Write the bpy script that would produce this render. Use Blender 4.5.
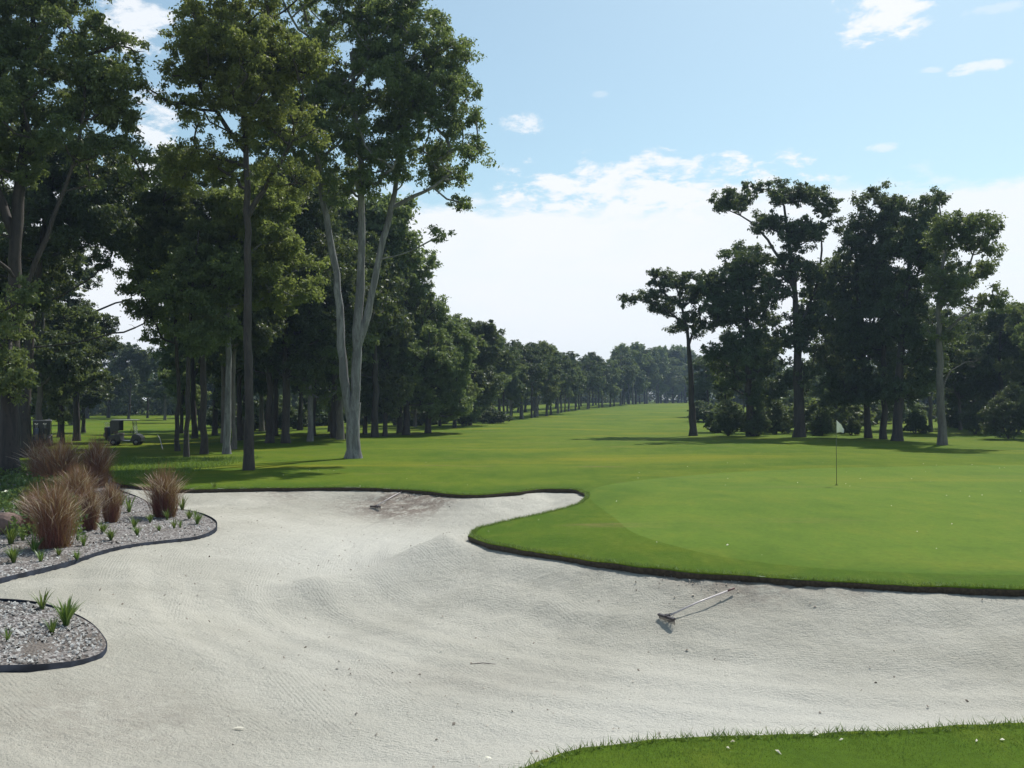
import bpy, math, random
import numpy as np
from mathutils import Vector, Matrix
from mathutils.geometry import delaunay_2d_cdt

C = bpy.context.scene.collection
SC = bpy.context.scene
for o in list(bpy.data.objects): bpy.data.objects.remove(o)
F = 939.0                      # focal length in pixels of a 1024 px wide frame
CAMZ = 2.8; HORIZ = 400.0

# ---------------------------------------------------------------- camera, sky, sun
cam = bpy.data.objects.new('camera', bpy.data.cameras.new('camera')); C.objects.link(cam)
cam.data.sensor_width = 36; cam.data.lens = 36*F/1024
cam.data.clip_end = 9000; cam.data.clip_start = 0.1
cam.location = (0, 0, CAMZ)
cam.rotation_euler = (math.radians(90)+math.atan((HORIZ-384)/F), 0, 0)
SC.camera = cam
SC.render.resolution_x = 1024; SC.render.resolution_y = 768
SUN_AZ = math.radians(33); SUN_EL = math.radians(54)
SC.view_settings.view_transform = 'Standard'; SC.view_settings.look = 'None'
SC.view_settings.gamma = 1; SC.view_settings.exposure = 0.12

W = bpy.data.worlds.new("World"); SC.world = W; W.use_nodes = True
wt = W.node_tree; wt.nodes.clear()
def WN(t, **k):
    n = wt.nodes.new(t)
    for a, b in k.items(): setattr(n, a, b)
    return n
def wl(a, b): wt.links.new(a, b)
def wmath(op, a, b=None, c=None, clamp=False):
    n = WN('ShaderNodeMath', operation=op); n.use_clamp = clamp
    for i, v in enumerate((a, b, c)):
        if v is None: continue
        if isinstance(v, (int, float)): n.inputs[i].default_value = v
        else: wl(v, n.inputs[i])
    return n.outputs[0]
bg = WN('ShaderNodeBackground'); out = WN('ShaderNodeOutputWorld'); wl(bg.outputs[0], out.inputs[0])
bg.inputs[1].default_value = 0.1
sky = WN('ShaderNodeTexSky', sky_type='NISHITA'); sky.sun_disc = False
sky.sun_elevation = SUN_EL; sky.sun_rotation = SUN_AZ; sky.dust_density = 1.2; sky.air_density = 1.0; sky.ozone_density = 1.0
tc = WN('ShaderNodeTexCoord'); sp = WN('ShaderNodeSeparateXYZ'); wl(tc.outputs['Generated'], sp.inputs[0])
az = wmath('ARCTAN2', sp.outputs[0], sp.outputs[1])
el = wmath('ARCSINE', sp.outputs[2])
comb = WN('ShaderNodeCombineXYZ'); wl(az, comb.inputs[0]); wl(wmath('MULTIPLY', el, 2.3), comb.inputs[1])
def wnoise(scale, detail=8, rough=.6, dist=0.3):
    n = WN('ShaderNodeTexNoise'); wl(comb.outputs[0], n.inputs['Vector'])
    n.inputs['Scale'].default_value = scale; n.inputs['Detail'].default_value = detail
    n.inputs['Roughness'].default_value = rough; n.inputs['Distortion'].default_value = dist
    return wmath('SUBTRACT', n.outputs[0], 0.5)
n1 = wnoise(5); n2 = wnoise(22, 9, .65, .2)
# cloud bank above the horizon
edge = wmath('ADD', wmath('MULTIPLY', n1, 0.11), wmath('MULTIPLY', n2, 0.05))
bank = wmath('DIVIDE', wmath('ADD', wmath('SUBTRACT', 0.222, el), edge), 0.028, clamp=True)
def smooth01(x):
    n = WN('ShaderNodeMapRange'); n.interpolation_type = 'SMOOTHSTEP'; wl(x, n.inputs[0]); return n.outputs[0]
bank = smooth01(bank)
thin = wmath('MULTIPLY', bank, wmath('ADD', 0.97, wmath('MULTIPLY', wnoise(3.1, 5), 0.9)), clamp=True)
cov = thin
for px, py, rx, ry, a in [(888, 10, 50, 26, 1), (520, 122, 25, 10, .8), (600, 93, 10, 4, .25), (988, 64, 30, 6, .75), (886, 147, 16, 5, .55),
                       (936, 68, 13, 3, .4), (130, 20, 40, 30, .9), (150, 150, 26, 60, .9), (905, 188, 60, 9, .4), (650, 200, 185, 44, 1), (1000, 5, 30, 6, .3)]:
    ca = math.atan((px-512)/F); ce = math.atan((HORIZ-py)/math.hypot(F, px-512))
    q = wmath('ADD', wmath('POWER', wmath('DIVIDE', wmath('SUBTRACT', az, ca), rx/F), 2), wmath('POWER', wmath('DIVIDE', wmath('SUBTRACT', el, ce), ry/F), 2))
    m = wmath('MULTIPLY', wmath('ADD', wmath('SUBTRACT', 1.0, q), wmath('MULTIPLY', n2, 5.5)), 1.0, clamp=True)
    cov = wmath('MAXIMUM', cov, wmath('MULTIPLY', smooth01(m), a))
mixn = WN('ShaderNodeMix', data_type='RGBA', blend_type='MIX'); wl(cov, mixn.inputs[0])
tint = WN('ShaderNodeMix', data_type='RGBA', blend_type='MULTIPLY'); tint.inputs[0].default_value = 1
wl(sky.outputs[0], tint.inputs[6]); tint.inputs[7].default_value = (1.12, 1.31, 1.2, 1)
haz = WN('ShaderNodeMix', data_type='RGBA'); wl(tint.outputs[2], haz.inputs[6]); haz.inputs[0].default_value = .12; haz.inputs[7].default_value = (7.2, 8.4, 9.2, 1)
wl(haz.outputs[2], mixn.inputs[6]); mixn.inputs[7].default_value = (8.9, 9.2, 9.6, 1)
wl(mixn.outputs[2], bg.inputs[0])

sl = bpy.data.lights.new('sun', 'SUN'); sl.energy = 4.7; sl.angle = math.radians(.5); sl.color = (1, .965, .9)
sun = bpy.data.objects.new('sun', sl); C.objects.link(sun)
sdir = Vector((math.sin(SUN_AZ)*math.cos(SUN_EL), math.cos(SUN_AZ)*math.cos(SUN_EL), math.sin(SUN_EL)))
sun.rotation_euler = sdir.to_track_quat('Z', 'Y').to_euler(); sun.location = (20, 60, 80)

# ---------------------------------------------------------------- helpers
def sm(a, b, x):
    t = np.clip((np.asarray(x, float)-a)/(b-a), 0, 1); return t*t*(3-2*t)
def tag(o, label=None, cat=None, group=None, kind=None):
    for k, v in (('label', label), ('category', cat), ('group', group), ('kind', kind)):
        if v: o[k] = v
    return o
def empty(name, loc=(0, 0, 0), rz=0):
    o = bpy.data.objects.new(name, None); C.objects.link(o); o.location = loc; o.rotation_euler = (0, 0, rz)
    o.empty_display_size = .2; return o
def mesh_obj(name, V, faces, mat, parent=None, smooth=False):
    me = bpy.data.meshes.new(name)
    V = np.asarray(V, np.float32); n = len(V)
    if isinstance(faces, np.ndarray):
        m, k = faces.shape
        me.vertices.add(n); me.vertices.foreach_set('co', V.ravel())
        me.loops.add(m*k); me.loops.foreach_set('vertex_index', faces.astype(np.int32).ravel())
        me.polygons.add(m); me.polygons.foreach_set('loop_start', np.arange(0, m*k, k, dtype=np.int32))
        me.update(calc_edges=True)
    else:
        me.from_pydata([tuple(v) for v in V], [], faces); me.update()
    if smooth: me.polygons.foreach_set('use_smooth', np.ones(len(me.polygons), bool))
    if mat: me.materials.append(mat)
    o = bpy.data.objects.new(name, me); C.objects.link(o)
    if parent: o.parent = parent
    return o
def attr(o, name, vals):
    a = o.data.attributes.new(name, 'FLOAT', 'POINT'); a.data.foreach_set('value', np.asarray(vals, np.float32))
def copy_tree(o, parent=None):
    c = o.copy(); C.objects.link(c); c.parent = parent
    for ch in [x for x in o.children]: copy_tree(ch, c)
    return c

class MB:
    """collects boxes, bars and tubes into one mesh"""
    def __init__(s): s.v = []; s.f = []
    def add(s, V, Fs):
        b = len(s.v); s.v += [tuple(p) for p in V]; s.f += [tuple(b+i for i in f) for f in Fs]; return s
    def box(s, c, d, rot=None, bev=0.0):
        import bmesh
        bm = bmesh.new(); bmesh.ops.create_cube(bm, size=1)
        bmesh.ops.scale(bm, vec=d, verts=bm.verts)
        if bev: bmesh.ops.bevel(bm, geom=bm.edges[:], offset=bev, segments=2, affect='EDGES')
        if rot: bmesh.ops.rotate(bm, matrix=Matrix.Rotation(rot[0], 3, rot[1]), verts=bm.verts)
        bmesh.ops.translate(bm, vec=c, verts=bm.verts)
        bm.verts.index_update(); s.add([v.co[:] for v in bm.verts], [[v.index for v in f.verts] for f in bm.faces]); bm.free(); return s
    def tube(s, P, R, n=8, cap=True):
        P = [Vector(p) for p in P]
        if not hasattr(R, '__len__'): R = [R]*len(P)
        V = []; Fs = []; u = None
        for i, p in enumerate(P):
            t = (P[min(i+1, len(P)-1)]-P[max(i-1, 0)]).normalized()
            if u is None: u = t.orthogonal().normalized()
            u = (u-t*u.dot(t)).normalized(); w = t.cross(u)
            for k in range(n):
                a = 2*math.pi*k/n; V.append(p+(u*math.cos(a)+w*math.sin(a))*R[i])
        for i in range(len(P)-1):
            for k in range(n): Fs.append((i*n+k, i*n+(k+1) % n, (i+1)*n+(k+1) % n, (i+1)*n+k))
        if cap: Fs += [tuple(reversed(range(n))), tuple((len(P)-1)*n+k for k in range(n))]
        return s.add(V, Fs)
    def prism(s, prof, y0, y1):     # profile in x,z extruded along y
        n = len(prof); V = [(x, y0, z) for x, z in prof]+[(x, y1, z) for x, z in prof]
        Fs = [tuple(range(n)), tuple(reversed(range(n, 2*n)))]+[(i, i+n, (i+1) % n+n, (i+1) % n) for i in range(n)]
        return s.add(V, Fs)
    def build(s, name, mat, parent=None, smooth=False):
        return mesh_obj(name, s.v, s.f, mat, parent, smooth)

# ---------------------------------------------------------------- materials
def new_mat(name):
    m = bpy.data.materials.new(name); m.use_nodes = True; return m, m.node_tree, m.node_tree.nodes['Principled BSDF']
class NB:
    """small node-building helper"""
    def __init__(s, nt): s.nt = nt
    def n(s, t, **k):
        x = s.nt.nodes.new(t)
        for a, b in k.items(): setattr(x, a, b)
        return x
    def l(s, a, b): s.nt.links.new(a, b)
    def put(s, v, i):
        if isinstance(v, (int, float)): i.default_value = v
        elif isinstance(v, tuple): i.default_value = v if len(v) == len(i.default_value) else v+(1,)
        else: s.l(v, i)
    def m(s, op, a, b=None, c=None, clamp=False):
        x = s.n('ShaderNodeMath', operation=op); x.use_clamp = clamp
        for i, v in enumerate((a, b, c)):
            if v is not None: s.put(v, x.inputs[i])
        return x.outputs[0]
    def noise(s, vec, scale, detail=4, rough=.55, dist=0, col=False):
        x = s.n('ShaderNodeTexNoise'); s.l(vec, x.inputs['Vector'])
        for k, v in (('Scale', scale), ('Detail', detail), ('Roughness', rough), ('Distortion', dist)): x.inputs[k].default_value = v
        return x.outputs[1 if col else 0]
    def mix(s, f, a, b, blend='MIX'):
        x = s.n('ShaderNodeMix', data_type='RGBA', blend_type=blend); s.put(f, x.inputs[0]); s.put(a, x.inputs[6]); s.put(b, x.inputs[7]); return x.outputs[2]
    def ramp(s, v, lo, hi):
        x = s.n('ShaderNodeMapRange'); x.interpolation_type = 'SMOOTHSTEP'; s.put(v, x.inputs[0]); x.inputs[1].default_value = lo; x.inputs[2].default_value = hi; return x.outputs[0]
    def bump(s, h, strength, dist, nrm=None):
        x = s.n('ShaderNodeBump'); x.inputs['Strength'].default_value = strength; x.inputs['Distance'].default_value = dist; s.l(h, x.inputs['Height'])
        if nrm: s.l(nrm, x.inputs['Normal'])
        return x.outputs[0]
    def pos(s, scale=None):
        g = s.n('ShaderNodeNewGeometry').outputs['Position']
        if scale:
            v = s.n('ShaderNodeVectorMath', operation='MULTIPLY'); s.l(g, v.inputs[0]); v.inputs[1].default_value = scale; g = v.outputs[0]
        return g
def plain(name, col, rough=.6, metal=0, var=.12, scale=12):
    m, nt, b = new_mat(name); k = NB(nt); tcn = k.n('ShaderNodeTexCoord').outputs['Object']
    n = k.noise(tcn, scale, 5)
    k.l(k.mix(k.ramp(n, .3, .7), tuple(c*(1-var) for c in col), tuple(min(1, c*(1+var)) for c in col)), b.inputs['Base Color'])
    b.inputs['Roughness'].default_value = rough; b.inputs['Metallic'].default_value = metal
    return m

def turf_mat(name, c1, c2, cy, brown=.5, tall=1.0):
    m, nt, b = new_mat(name); k = NB(nt); P = k.pos()
    a = k.ramp(k.noise(P, .12, 5, .6), .38, .62)
    f = k.noise(P, 9, 6, .7)
    col = k.mix(a, c1, c2)
    yv = k.ramp(k.noise(k.pos((.05, .16, .1)), 1.1, 4, .6, .5), .5, .72)
    col = k.mix(k.m('MULTIPLY', yv, .8), col, cy)
    br = k.ramp(k.noise(k.pos((.07, .3, .1)), 1.3, 5, .7, .6), .58, .74)
    col = k.mix(k.m('MULTIPLY', br, brown), col, (.17, .14, .05))
    cl_ = k.n('ShaderNodeAttribute', attribute_name='collar').outputs['Fac']; col = k.mix(k.m('MULTIPLY', cl_, .75), col, (.052, .104, .008))
    mo = k.noise(k.pos((1, .55, 1)), .9, 6, .7, .4); col = k.mix(k.m('MULTIPLY', k.ramp(mo, .45, .75), .45), col, (.15, .17, .02)); col = k.mix(k.m('MULTIPLY', k.ramp(mo, .5, .25), .4), col, (.04, .085, .008))
    g = k.m('ADD', .62, k.m('MULTIPLY', f, .76))
    col = k.mix(1.0, col, k.n('ShaderNodeCombineColor').outputs[0] if False else col, 'MIX')
    x = k.n('ShaderNodeVectorMath', operation='SCALE'); k.l(col, x.inputs[0]); k.l(g, x.inputs['Scale'])
    k.l(x.outputs[0], b.inputs['Base Color'])
    b.inputs['Roughness'].default_value = .85; b.inputs['Specular IOR Level'].default_value = .05
    h = k.m('ADD', k.noise(P, 45, 3, .8), k.m('MULTIPLY', k.noise(P, 6, 3, .6), .7))
    k.l(k.bump(h, .7*tall, .03), b.inputs['Normal'])
    return m
M_turf = turf_mat('turf', (.068, .118, .008), (.098, .143, .010), (.18, .178, .012), .85)
M_green = turf_mat('putting_turf', (.082, .137, .015), (.096, .153, .016), (.145, .17, .02), .6, .3)

def leaf_mat(name, ca, cb, trans=.35, rough=.5, cc=None):
    m, nt, b = new_mat(name); k = NB(nt)
    at = k.n('ShaderNodeAttribute', attribute_name='tint').outputs['Fac']
    oi = k.n('ShaderNodeObjectInfo').outputs['Random']
    col = k.mix(at, ca, cb)
    hs = k.n('ShaderNodeHueSaturation'); k.l(col, hs.inputs['Color'])
    k.l(k.m('ADD', .485, k.m('MULTIPLY', oi, .03)), hs.inputs['Hue']); k.l(k.m('ADD', .8, k.m('MULTIPLY', oi, .4)), hs.inputs['Value'])
    k.l(hs.outputs[0], b.inputs['Base Color']); b.inputs['Roughness'].default_value = rough
    b.inputs['Specular IOR Level'].default_value = .35
    t = k.n('ShaderNodeBsdfTranslucent'); tcol = k.mix(.5, hs.outputs[0], (.26, .32, .05)); k.l(tcol, t.inputs[0])
    mx = k.n('ShaderNodeMixShader'); mx.inputs[0].default_value = trans
    k.l(b.outputs[0], mx.inputs[1]); k.l(t.outputs[0], mx.inputs[2]); k.l(mx.outputs[0], nt.nodes['Material Output'].inputs[0])
    return m
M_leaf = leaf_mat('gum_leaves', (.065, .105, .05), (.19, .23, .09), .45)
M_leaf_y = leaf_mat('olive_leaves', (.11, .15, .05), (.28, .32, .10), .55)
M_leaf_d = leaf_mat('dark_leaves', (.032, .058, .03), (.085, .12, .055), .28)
M_redgrass = leaf_mat('red_grass', (.16, .045, .045), (.33, .13, .11), .35, .6)
M_seed = leaf_mat('seed_heads', (.30, .19, .17), (.52, .40, .36), .3, .7)
M_strap = leaf_mat('strap_leaves', (.05, .11, .02), (.14, .22, .05), .3, .4)
M_cover = leaf_mat('cover_leaves', (.045, .10, .03), (.12, .2, .06), .3, .4)
M_blade = leaf_mat('short_blades', (.06, .13, .02), (.15, .23, .045), .3, .6)

def bark_mat(name, c1, c2, c3, sc=1.0):
    m, nt, b = new_mat(name); k = NB(nt)
    tcn = k.n('ShaderNodeTexCoord').outputs['Object']
    v = k.n('ShaderNodeVectorMath', operation='MULTIPLY'); k.l(tcn, v.inputs[0]); v.inputs[1].default_value = (3*sc, 3*sc, .5*sc)
    n = k.noise(v.outputs[0], 1.4, 7, .65, .7); n2_ = k.noise(v.outputs[0], 6, 5, .7, .3)
    col = k.mix(k.ramp(n, .35, .6), c1, c2); col = k.mix(k.m('MULTIPLY', k.ramp(n2_, .52, .68), .8), col, c3)
    k.l(col, b.inputs['Base Color']); b.inputs['Roughness'].default_value = .85
    k.l(k.bump(n2_, .6, .03), b.inputs['Normal']); return m
M_barkp = bark_mat('pale_bark', (.26, .26, .26), (.13, .13, .135), (.07, .06, .055), 1.0)
M_barkd = bark_mat('dark_bark', (.032, .028, .026), (.06, .05, .044), (.018, .016, .014))
M_barkg = bark_mat('grey_bark', (.10, .09, .08), (.15, .14, .12), (.05, .045, .04))

# ---------------------------------------------------------------- ground shape
rngG = np.random.default_rng(5)
WAV = [(rngG.uniform(.05, .5), rngG.uniform(0, 6.28), rngG.uniform(0, 6.28)) for _ in range(10)]
def und(x, y):
    z = 0*np.asarray(x, float)
    for f, a, p in WAV: z = z+np.sin((x*math.cos(a)+y*math.sin(a))*f+p)*.018/(.3+f)
    return z
def turf_z(x, y):
    x = np.asarray(x, float); y = np.asarray(y, float)
    z = und(x, y)*sm(18, 40, y)*.8
    z = z+1.75*sm(70, 270, y)*sm(-60, 20, x+.0*y)
    z = z-.55*sm(-14, -30, x)*sm(42, 66, y)*(1-sm(150, 260, y))
    z = z+.16*np.exp(-(((x-12)/9)**2+((y-24)/7)**2))                  # the green is a low crown
    z = z+.12*np.exp(-(((x-3)/3)**2+((y-18)/2.5)**2))
    near = sm(7.2, 1.0, y)
    z = z+1.1*near
    z = z+.05*np.sin(x*.7+1)*sm(9, 7, y)
    return z
def ray(px, py, zf=turf_z, dz=0.0):
    """ground point seen at a pixel of the photograph (used once, to survey the place)"""
    t = np.linspace(4, 700, 60000); x = (px-512)/F*t; z = CAMZ-(py-HORIZ)/F*t
    g = zf(x, t)+dz; i = np.argmax(z <= g)
    return np.array([x[i], t[i]])

def catmull(P, step=.12, closed=True):
    P = np.asarray(P, float); n = len(P); out = []
    for i in range(n if closed else n-1):
        p0, p1, p2, p3 = (P[(i-1) % n], P[i], P[(i+1) % n], P[(i+2) % n]) if closed else (P[max(i-1, 0)], P[i], P[i+1], P[min(i+2, n-1)])
        L = np.linalg.norm(p2-p1); k = max(2, int(L/step))
        d1 = max(np.linalg.norm(p1-p0), 1e-6)**.5; d2 = max(L, 1e-6)**.5; d3 = max(np.linalg.norm(p3-p2), 1e-6)**.5
        m1 = (p1-p0)/d1**2-(p2-p0)/(d1**2+d2**2)+(p2-p1)/d2**2 if np.linalg.norm(p1-p0) > 1e-6 else (p2-p1)/d2**2
        m2 = (p2-p1)/d2**2-(p3-p1)/(d2**2+d3**2)+(p3-p2)/d3**2 if np.linalg.norm(p3-p2) > 1e-6 else (p2-p1)/d2**2
        m1 = m1*d2**2; m2 = m2*d2**2
        t = np.linspace(0, 1, k, endpoint=False)[:, None]
        out.append((2*t**3-3*t**2+1)*p1+(t**3-2*t**2+t)*m1+(-2*t**3+3*t**2)*p2+(t**3-t**2)*m2)
    out = np.concatenate(out)
    return out
def pdist(X, Y, poly, closed=True):
    P = poly; Q = np.roll(P, -1, 0) if closed else P[1:]; P = P if closed else P[:-1]
    d = np.full(X.shape, 1e9)
    for a, b in zip(P, Q):
        ab = b-a; L = ab@ab+1e-12; t = np.clip(((X-a[0])*ab[0]+(Y-a[1])*ab[1])/L, 0, 1)
        d = np.minimum(d, (X-a[0]-t*ab[0])**2+(Y-a[1]-t*ab[1])**2)
    return np.sqrt(d)
def inside(X, Y, poly):
    r = np.zeros(np.shape(X), bool); P = poly; Q = np.roll(P, -1, 0)
    for (x0, y0), (x1, y1) in zip(P, Q):
        if y0 == y1: continue
        c = ((y0 > Y) != (y1 > Y)) & (X < (x1-x0)*(Y-y0)/(y1-y0)+x0); r ^= c
    return r

edge_px = [(186, 489), (230, 488), (290, 487.5), (350, 487), (420, 490), (470, 494.5), (515, 491.5), (545, 488.5), (568, 488.5), (581, 491.5), (586, 497), (578, 503),
           (548, 512), (505, 521), (478, 528), (470, 534), (485, 541.5), (520, 548.5), (575, 557), (640, 566), (700, 571.5), (760, 576), (830, 580), (900, 583.5), (960, 586), (1024, 588), (1090, 592)]
near_px = [(1090, 713), (1024, 720), (960, 724.5), (900, 728), (820, 732), (700, 735), (650, 738), (610, 743), (565, 753), (525, 768)]
E1 = [ray(*p) for p in edge_px]; E2 = [ray(*p) for p in near_px]
left = [(-.9, 5.9), (-4, 5.0), (-9, 6), (-16, 9), (-24, 13), (-28, 22), (-27, 34), (-21, 36.5), (-15.5, 35.5), (-12.8, 31.0)]
SAND0 = catmull([*E1, (13.5, 13.2), (13.2, 10.5), (10.5, 8.6)]+E2[1:]+[np.array(p) for p in left], .16)
_r = np.random.default_rng(14); _k = np.convolve(_r.normal(size=len(SAND0)+4), [.25, .5, .25], 'same')[2:-2]
_n = np.roll(SAND0, -1, 0)-np.roll(SAND0, 1, 0); _n /= np.linalg.norm(_n, axis=1)[:, None]; SAND = SAND0+np.column_stack([_n[:, 1], -_n[:, 0]])*(_k*.035)[:, None]
def left_f(x, y): return sm(-2.5, -7.5, x+.10*(y-14))
ra = ray(470, 534); rb = ray(330, 572, turf_z, -.4); rc_ = ray(222, 527, turf_z, -.1)
RIDGE = np.array([ra, ra*.6+rb*.4, rb])
def sand_z(x, y, D=None):
    x = np.asarray(x, float); y = np.asarray(y, float); sh = x.shape; X = x.ravel(); Y = y.ravel()
    if D is None:
        d = pdist(X, Y, SAND); D = np.where(inside(X, Y, SAND), d, 0).reshape(sh)
    lf = left_f(x, y)
    prof = .16*sm(0, .9, D)+.50*sm(.1, 2.7, D)
    back = sm(17.5, 20.5, y)*(1-.45*sm(22, 26, y))
    z = turf_z(x, y)*sm(2.5, 0, D)-.12-prof*(1-.72*lf)*(1-.25*back)
    rd = pdist(X, Y, RIDGE, False).reshape(sh); z = z+.30*np.exp(-(rd/.85)**2)*sm(0, .6, D)*(1-.3*lf)
    z = z+.028*np.sin(x*1.1+.6*y)*np.sin(y*.8-x*.3+1)*sm(0, 1, D)
    z = z-.10*np.exp(-(((x+4.2)/2.2)**2+((y-15.5)/1.4)**2))
    return z
BED1px = [(-60, 593), (0, 579), (60, 563), (120, 547), (165, 540), (198, 534), (214, 528), (217, 522), (206, 516), (186, 511), (160, 506), (140, 500), (118, 494)]
BED2px = [(-60, 592), (0, 599), (35, 602), (65, 607), (88, 613), (103, 622), (108, 629), (103, 636), (85, 643), (50, 651), (0, 659), (-60, 668)]
def bed_at(px, py): return ray(px, py, lambda x, y: 0*x-.22)
b1 = [bed_at(*p) for p in BED1px]+[np.array(p) for p in [(-13.0, 33.2), (-16, 37.5), (-21.5, 38.5), (-29.5, 36), (-30.5, 22), (-22, 13.5), (-12, 13)]]
BED1 = catmull(b1, .14)
b2 = [bed_at(*p) for p in BED2px]+[np.array((-10.5, 10.8)), np.array((-11, 13))]
BED2 = catmull(b2, .1)
gpx = [(602, 486), (650, 479), (720, 473), (800, 469), (900, 466.5), (1024, 465), (1120, 466)]
GREEN = catmull([ray(*p) for p in gpx]+[np.array((30, 27)), np.array((24, 19)), np.array((16, 14.6)), np.array((11, 14.9)), ray(900, 572), ray(810, 567), ray(730, 558), ray(665, 543), ray(615, 518)], .5)

def vnoise(x, y, s, seed):
    r = np.random.default_rng(seed).random((64, 64)); u = x/s; v = y/s; i = np.floor(u).astype(int); j = np.floor(v).astype(int); fu = u-i; fv = v-j
    fu = fu*fu*(3-2*fu); fv = fv*fv*(3-2*fv)
    return (r[i % 64, j % 64]*(1-fu)*(1-fv)+r[(i+1) % 64, j % 64]*fu*(1-fv)+r[i % 64, (j+1) % 64]*(1-fu)*fv+r[(i+1) % 64, (j+1) % 64]*fu*fv)-.5
# ---- turf sheet (with the bunker cut out) and the putting green
def grid(x0, x1, y0, y1, s, jit=.25):
    xs = np.arange(x0, x1, s); ys = np.arange(y0, y1, s); X, Y = np.meshgrid(xs, ys)
    X = X+rngG.uniform(-jit, jit, X.shape)*s; Y = Y+rngG.uniform(-jit, jit, Y.shape)*s
    return np.stack([X.ravel(), Y.ravel()], 1)
pts = grid(-32, 34, -6, 46, .8)
g2 = grid(-110, 110, -20, 150, 3.5); g2 = g2[~((g2[:, 0] > -33) & (g2[:, 0] < 35) & (g2[:, 1] > -7) & (g2[:, 1] < 47))]
g3 = grid(-420, 420, -120, 620, 16); g3 = g3[~((abs(g3[:, 0]) < 112) & (g3[:, 1] > -22) & (g3[:, 1] < 152))]
g4 = np.array([(x, y) for x in range(-4000, 4001, 500) for y in range(-1500, 7001, 500) if not (abs(x) < 430 and -130 < y < 630)], float)
def keep(p): return p[(pdist(p[:, 0], p[:, 1], SAND) > .35)]
pts = keep(pts); pts = pts[pdist(pts[:, 0], pts[:, 1], GREEN) > .3]
pts = pts[~inside(pts[:, 0], pts[:, 1], SAND)]
allp = np.concatenate([SAND, GREEN, pts, g2, g3, g4]); nS = len(SAND); nG = len(GREEN)
edges = [(i, (i+1) % nS) for i in range(nS)]+[(nS+i, nS+(i+1) % nG) for i in range(nG)]
res = delaunay_2d_cdt([Vector((float(a), float(b))) for a, b in allp], edges, [], 0, 1e-5)
V2 = np.array([(v[0], v[1]) for v in res[0]]); FF = np.array([f for f in res[2] if len(f) == 3])
cen = V2[FF].mean(1); ins = inside(cen[:, 0], cen[:, 1], SAND); ing = inside(cen[:, 0], cen[:, 1], GREEN) & ~ins
V3 = np.column_stack([V2, turf_z(V2[:, 0], V2[:, 1])])
COL = sm(2.6, .6, pdist(V2[:, 0], V2[:, 1], SAND)+.5*vnoise(V2[:, 0]+50, V2[:, 1]+50, 2.5, 12))
def sub(mask, name, mat):
    f = FF[mask]; u, inv = np.unique(f, return_inverse=True); o = mesh_obj(name, V3[u], inv.reshape(f.shape), mat, None, True); attr(o, 'collar', COL[u]); return o
def fixn(o):
    if o.data.polygons[0].normal.z < 0: o.data.flip_normals()
t_ = sub(~ins & ~ing, 'ground', M_turf); fixn(t_); tag(t_, 'mown green fairway and rough around the bunker', 'ground', kind='structure')
t_ = sub(ing, 'putting_green', M_green); fixn(t_); tag(t_, 'smooth pale putting green around the flagstick', 'putting green', kind='structure')
# ---- earth lip of the bunker
M_soil = plain('lip_soil', (.055, .042, .028), .95, 0, .4, 20)
nrm = np.roll(SAND, -1, 0)-np.roll(SAND, 1, 0); nrm /= np.linalg.norm(nrm, axis=1)[:, None]; nrm = np.column_stack([nrm[:, 1], -nrm[:, 0]])
tst = SAND+nrm*.05; sgn = 1 if inside(tst[:, 0], tst[:, 1], SAND).mean() > .5 else -1
INW = nrm*sgn
tz = turf_z(SAND[:, 0], SAND[:, 1])
hv = 1+.35*np.convolve(rngG.normal(size=len(SAND)), np.ones(5)/3, 'same')
rows = []
for off, dz in ((-.05, -.006), (.012, .004), (.03, -.012), (.025, -.05), (-.02, -.12), (-.05, -.30)):
    jit = rngG.uniform(-.008, .008, len(SAND))
    rows.append(np.column_stack([SAND+INW*(off+jit)[:, None], tz+np.minimum(dz, dz*hv)+rngG.uniform(-.006, .006, len(SAND))]))
V = np.concatenate(rows); Fs = []
for r in range(len(rows)-1):
    i = np.arange(nS); j = (i+1) % nS; Fs.append(np.column_stack([r*nS+i, r*nS+j, (r+1)*nS+j, (r+1)*nS+i]))
lip = mesh_obj('bunker_lip', V, np.concatenate(Fs), None, None, True)
lip.data.materials.append(M_turf); lip.data.materials.append(M_soil)
mi = np.repeat([0, 0, 1, 1, 1], nS).astype(np.int32); lip.data.polygons.foreach_set('material_index', mi)
tag(lip, 'dark cut earth edge under the turf around the bunker', 'bunker edge', kind='structure')

# ---- sand
xs = np.arange(-28.5, 15, .075); ys = np.arange(4.6, 38, .075); X, Y = np.meshgrid(xs, ys); Xf = X.ravel(); Yf = Y.ravel()
db = pdist(Xf, Yf, SAND); di = inside(Xf, Yf, SAND); D = np.where(di, db, 0)
Z = sand_z(Xf, Yf, D)
rs = np.random.default_rng(3)
Z = Z+.035*vnoise(Xf, Yf, 1.3, 1)+.016*vnoise(Xf, Yf, .45, 2)+.006*rs.normal(size=len(Z))*.6
def lump(px, py, r, k=1.0):
    c = ray(px, py, turf_z, -.3); return np.exp(-((Xf-c[0])**2+((Yf-c[1])/k)**2)/r**2)
rough = lump(430, 500, 1.6)+lump(385, 500, 1.0)+lump(770, 590, .7)+lump(830, 598, .6)+lump(690, 592, .5)
cr = np.hypot(Xf-6, Yf-22); msk = sm(.42, .62, vnoise(Xf, Yf, 2.7, 21)+.5)*sm(.2, 1.5, D)
Z = Z+msk*(.010*np.sin(cr*2*np.pi/.62)+.013*np.sin(cr*2*np.pi/1.7+1)*(.4+vnoise(Xf, Yf, 3.1, 44)+.5))
bank = sm(0, .4, D)*sm(3.2, 1.2, D)*sm(-2, 0, Xf)*sm(20, 17, Yf)
Z = Z+bank*(.045*vnoise(Xf, Yf, .34, 31)+.05*vnoise(Xf, Yf, .8, 32))
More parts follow.
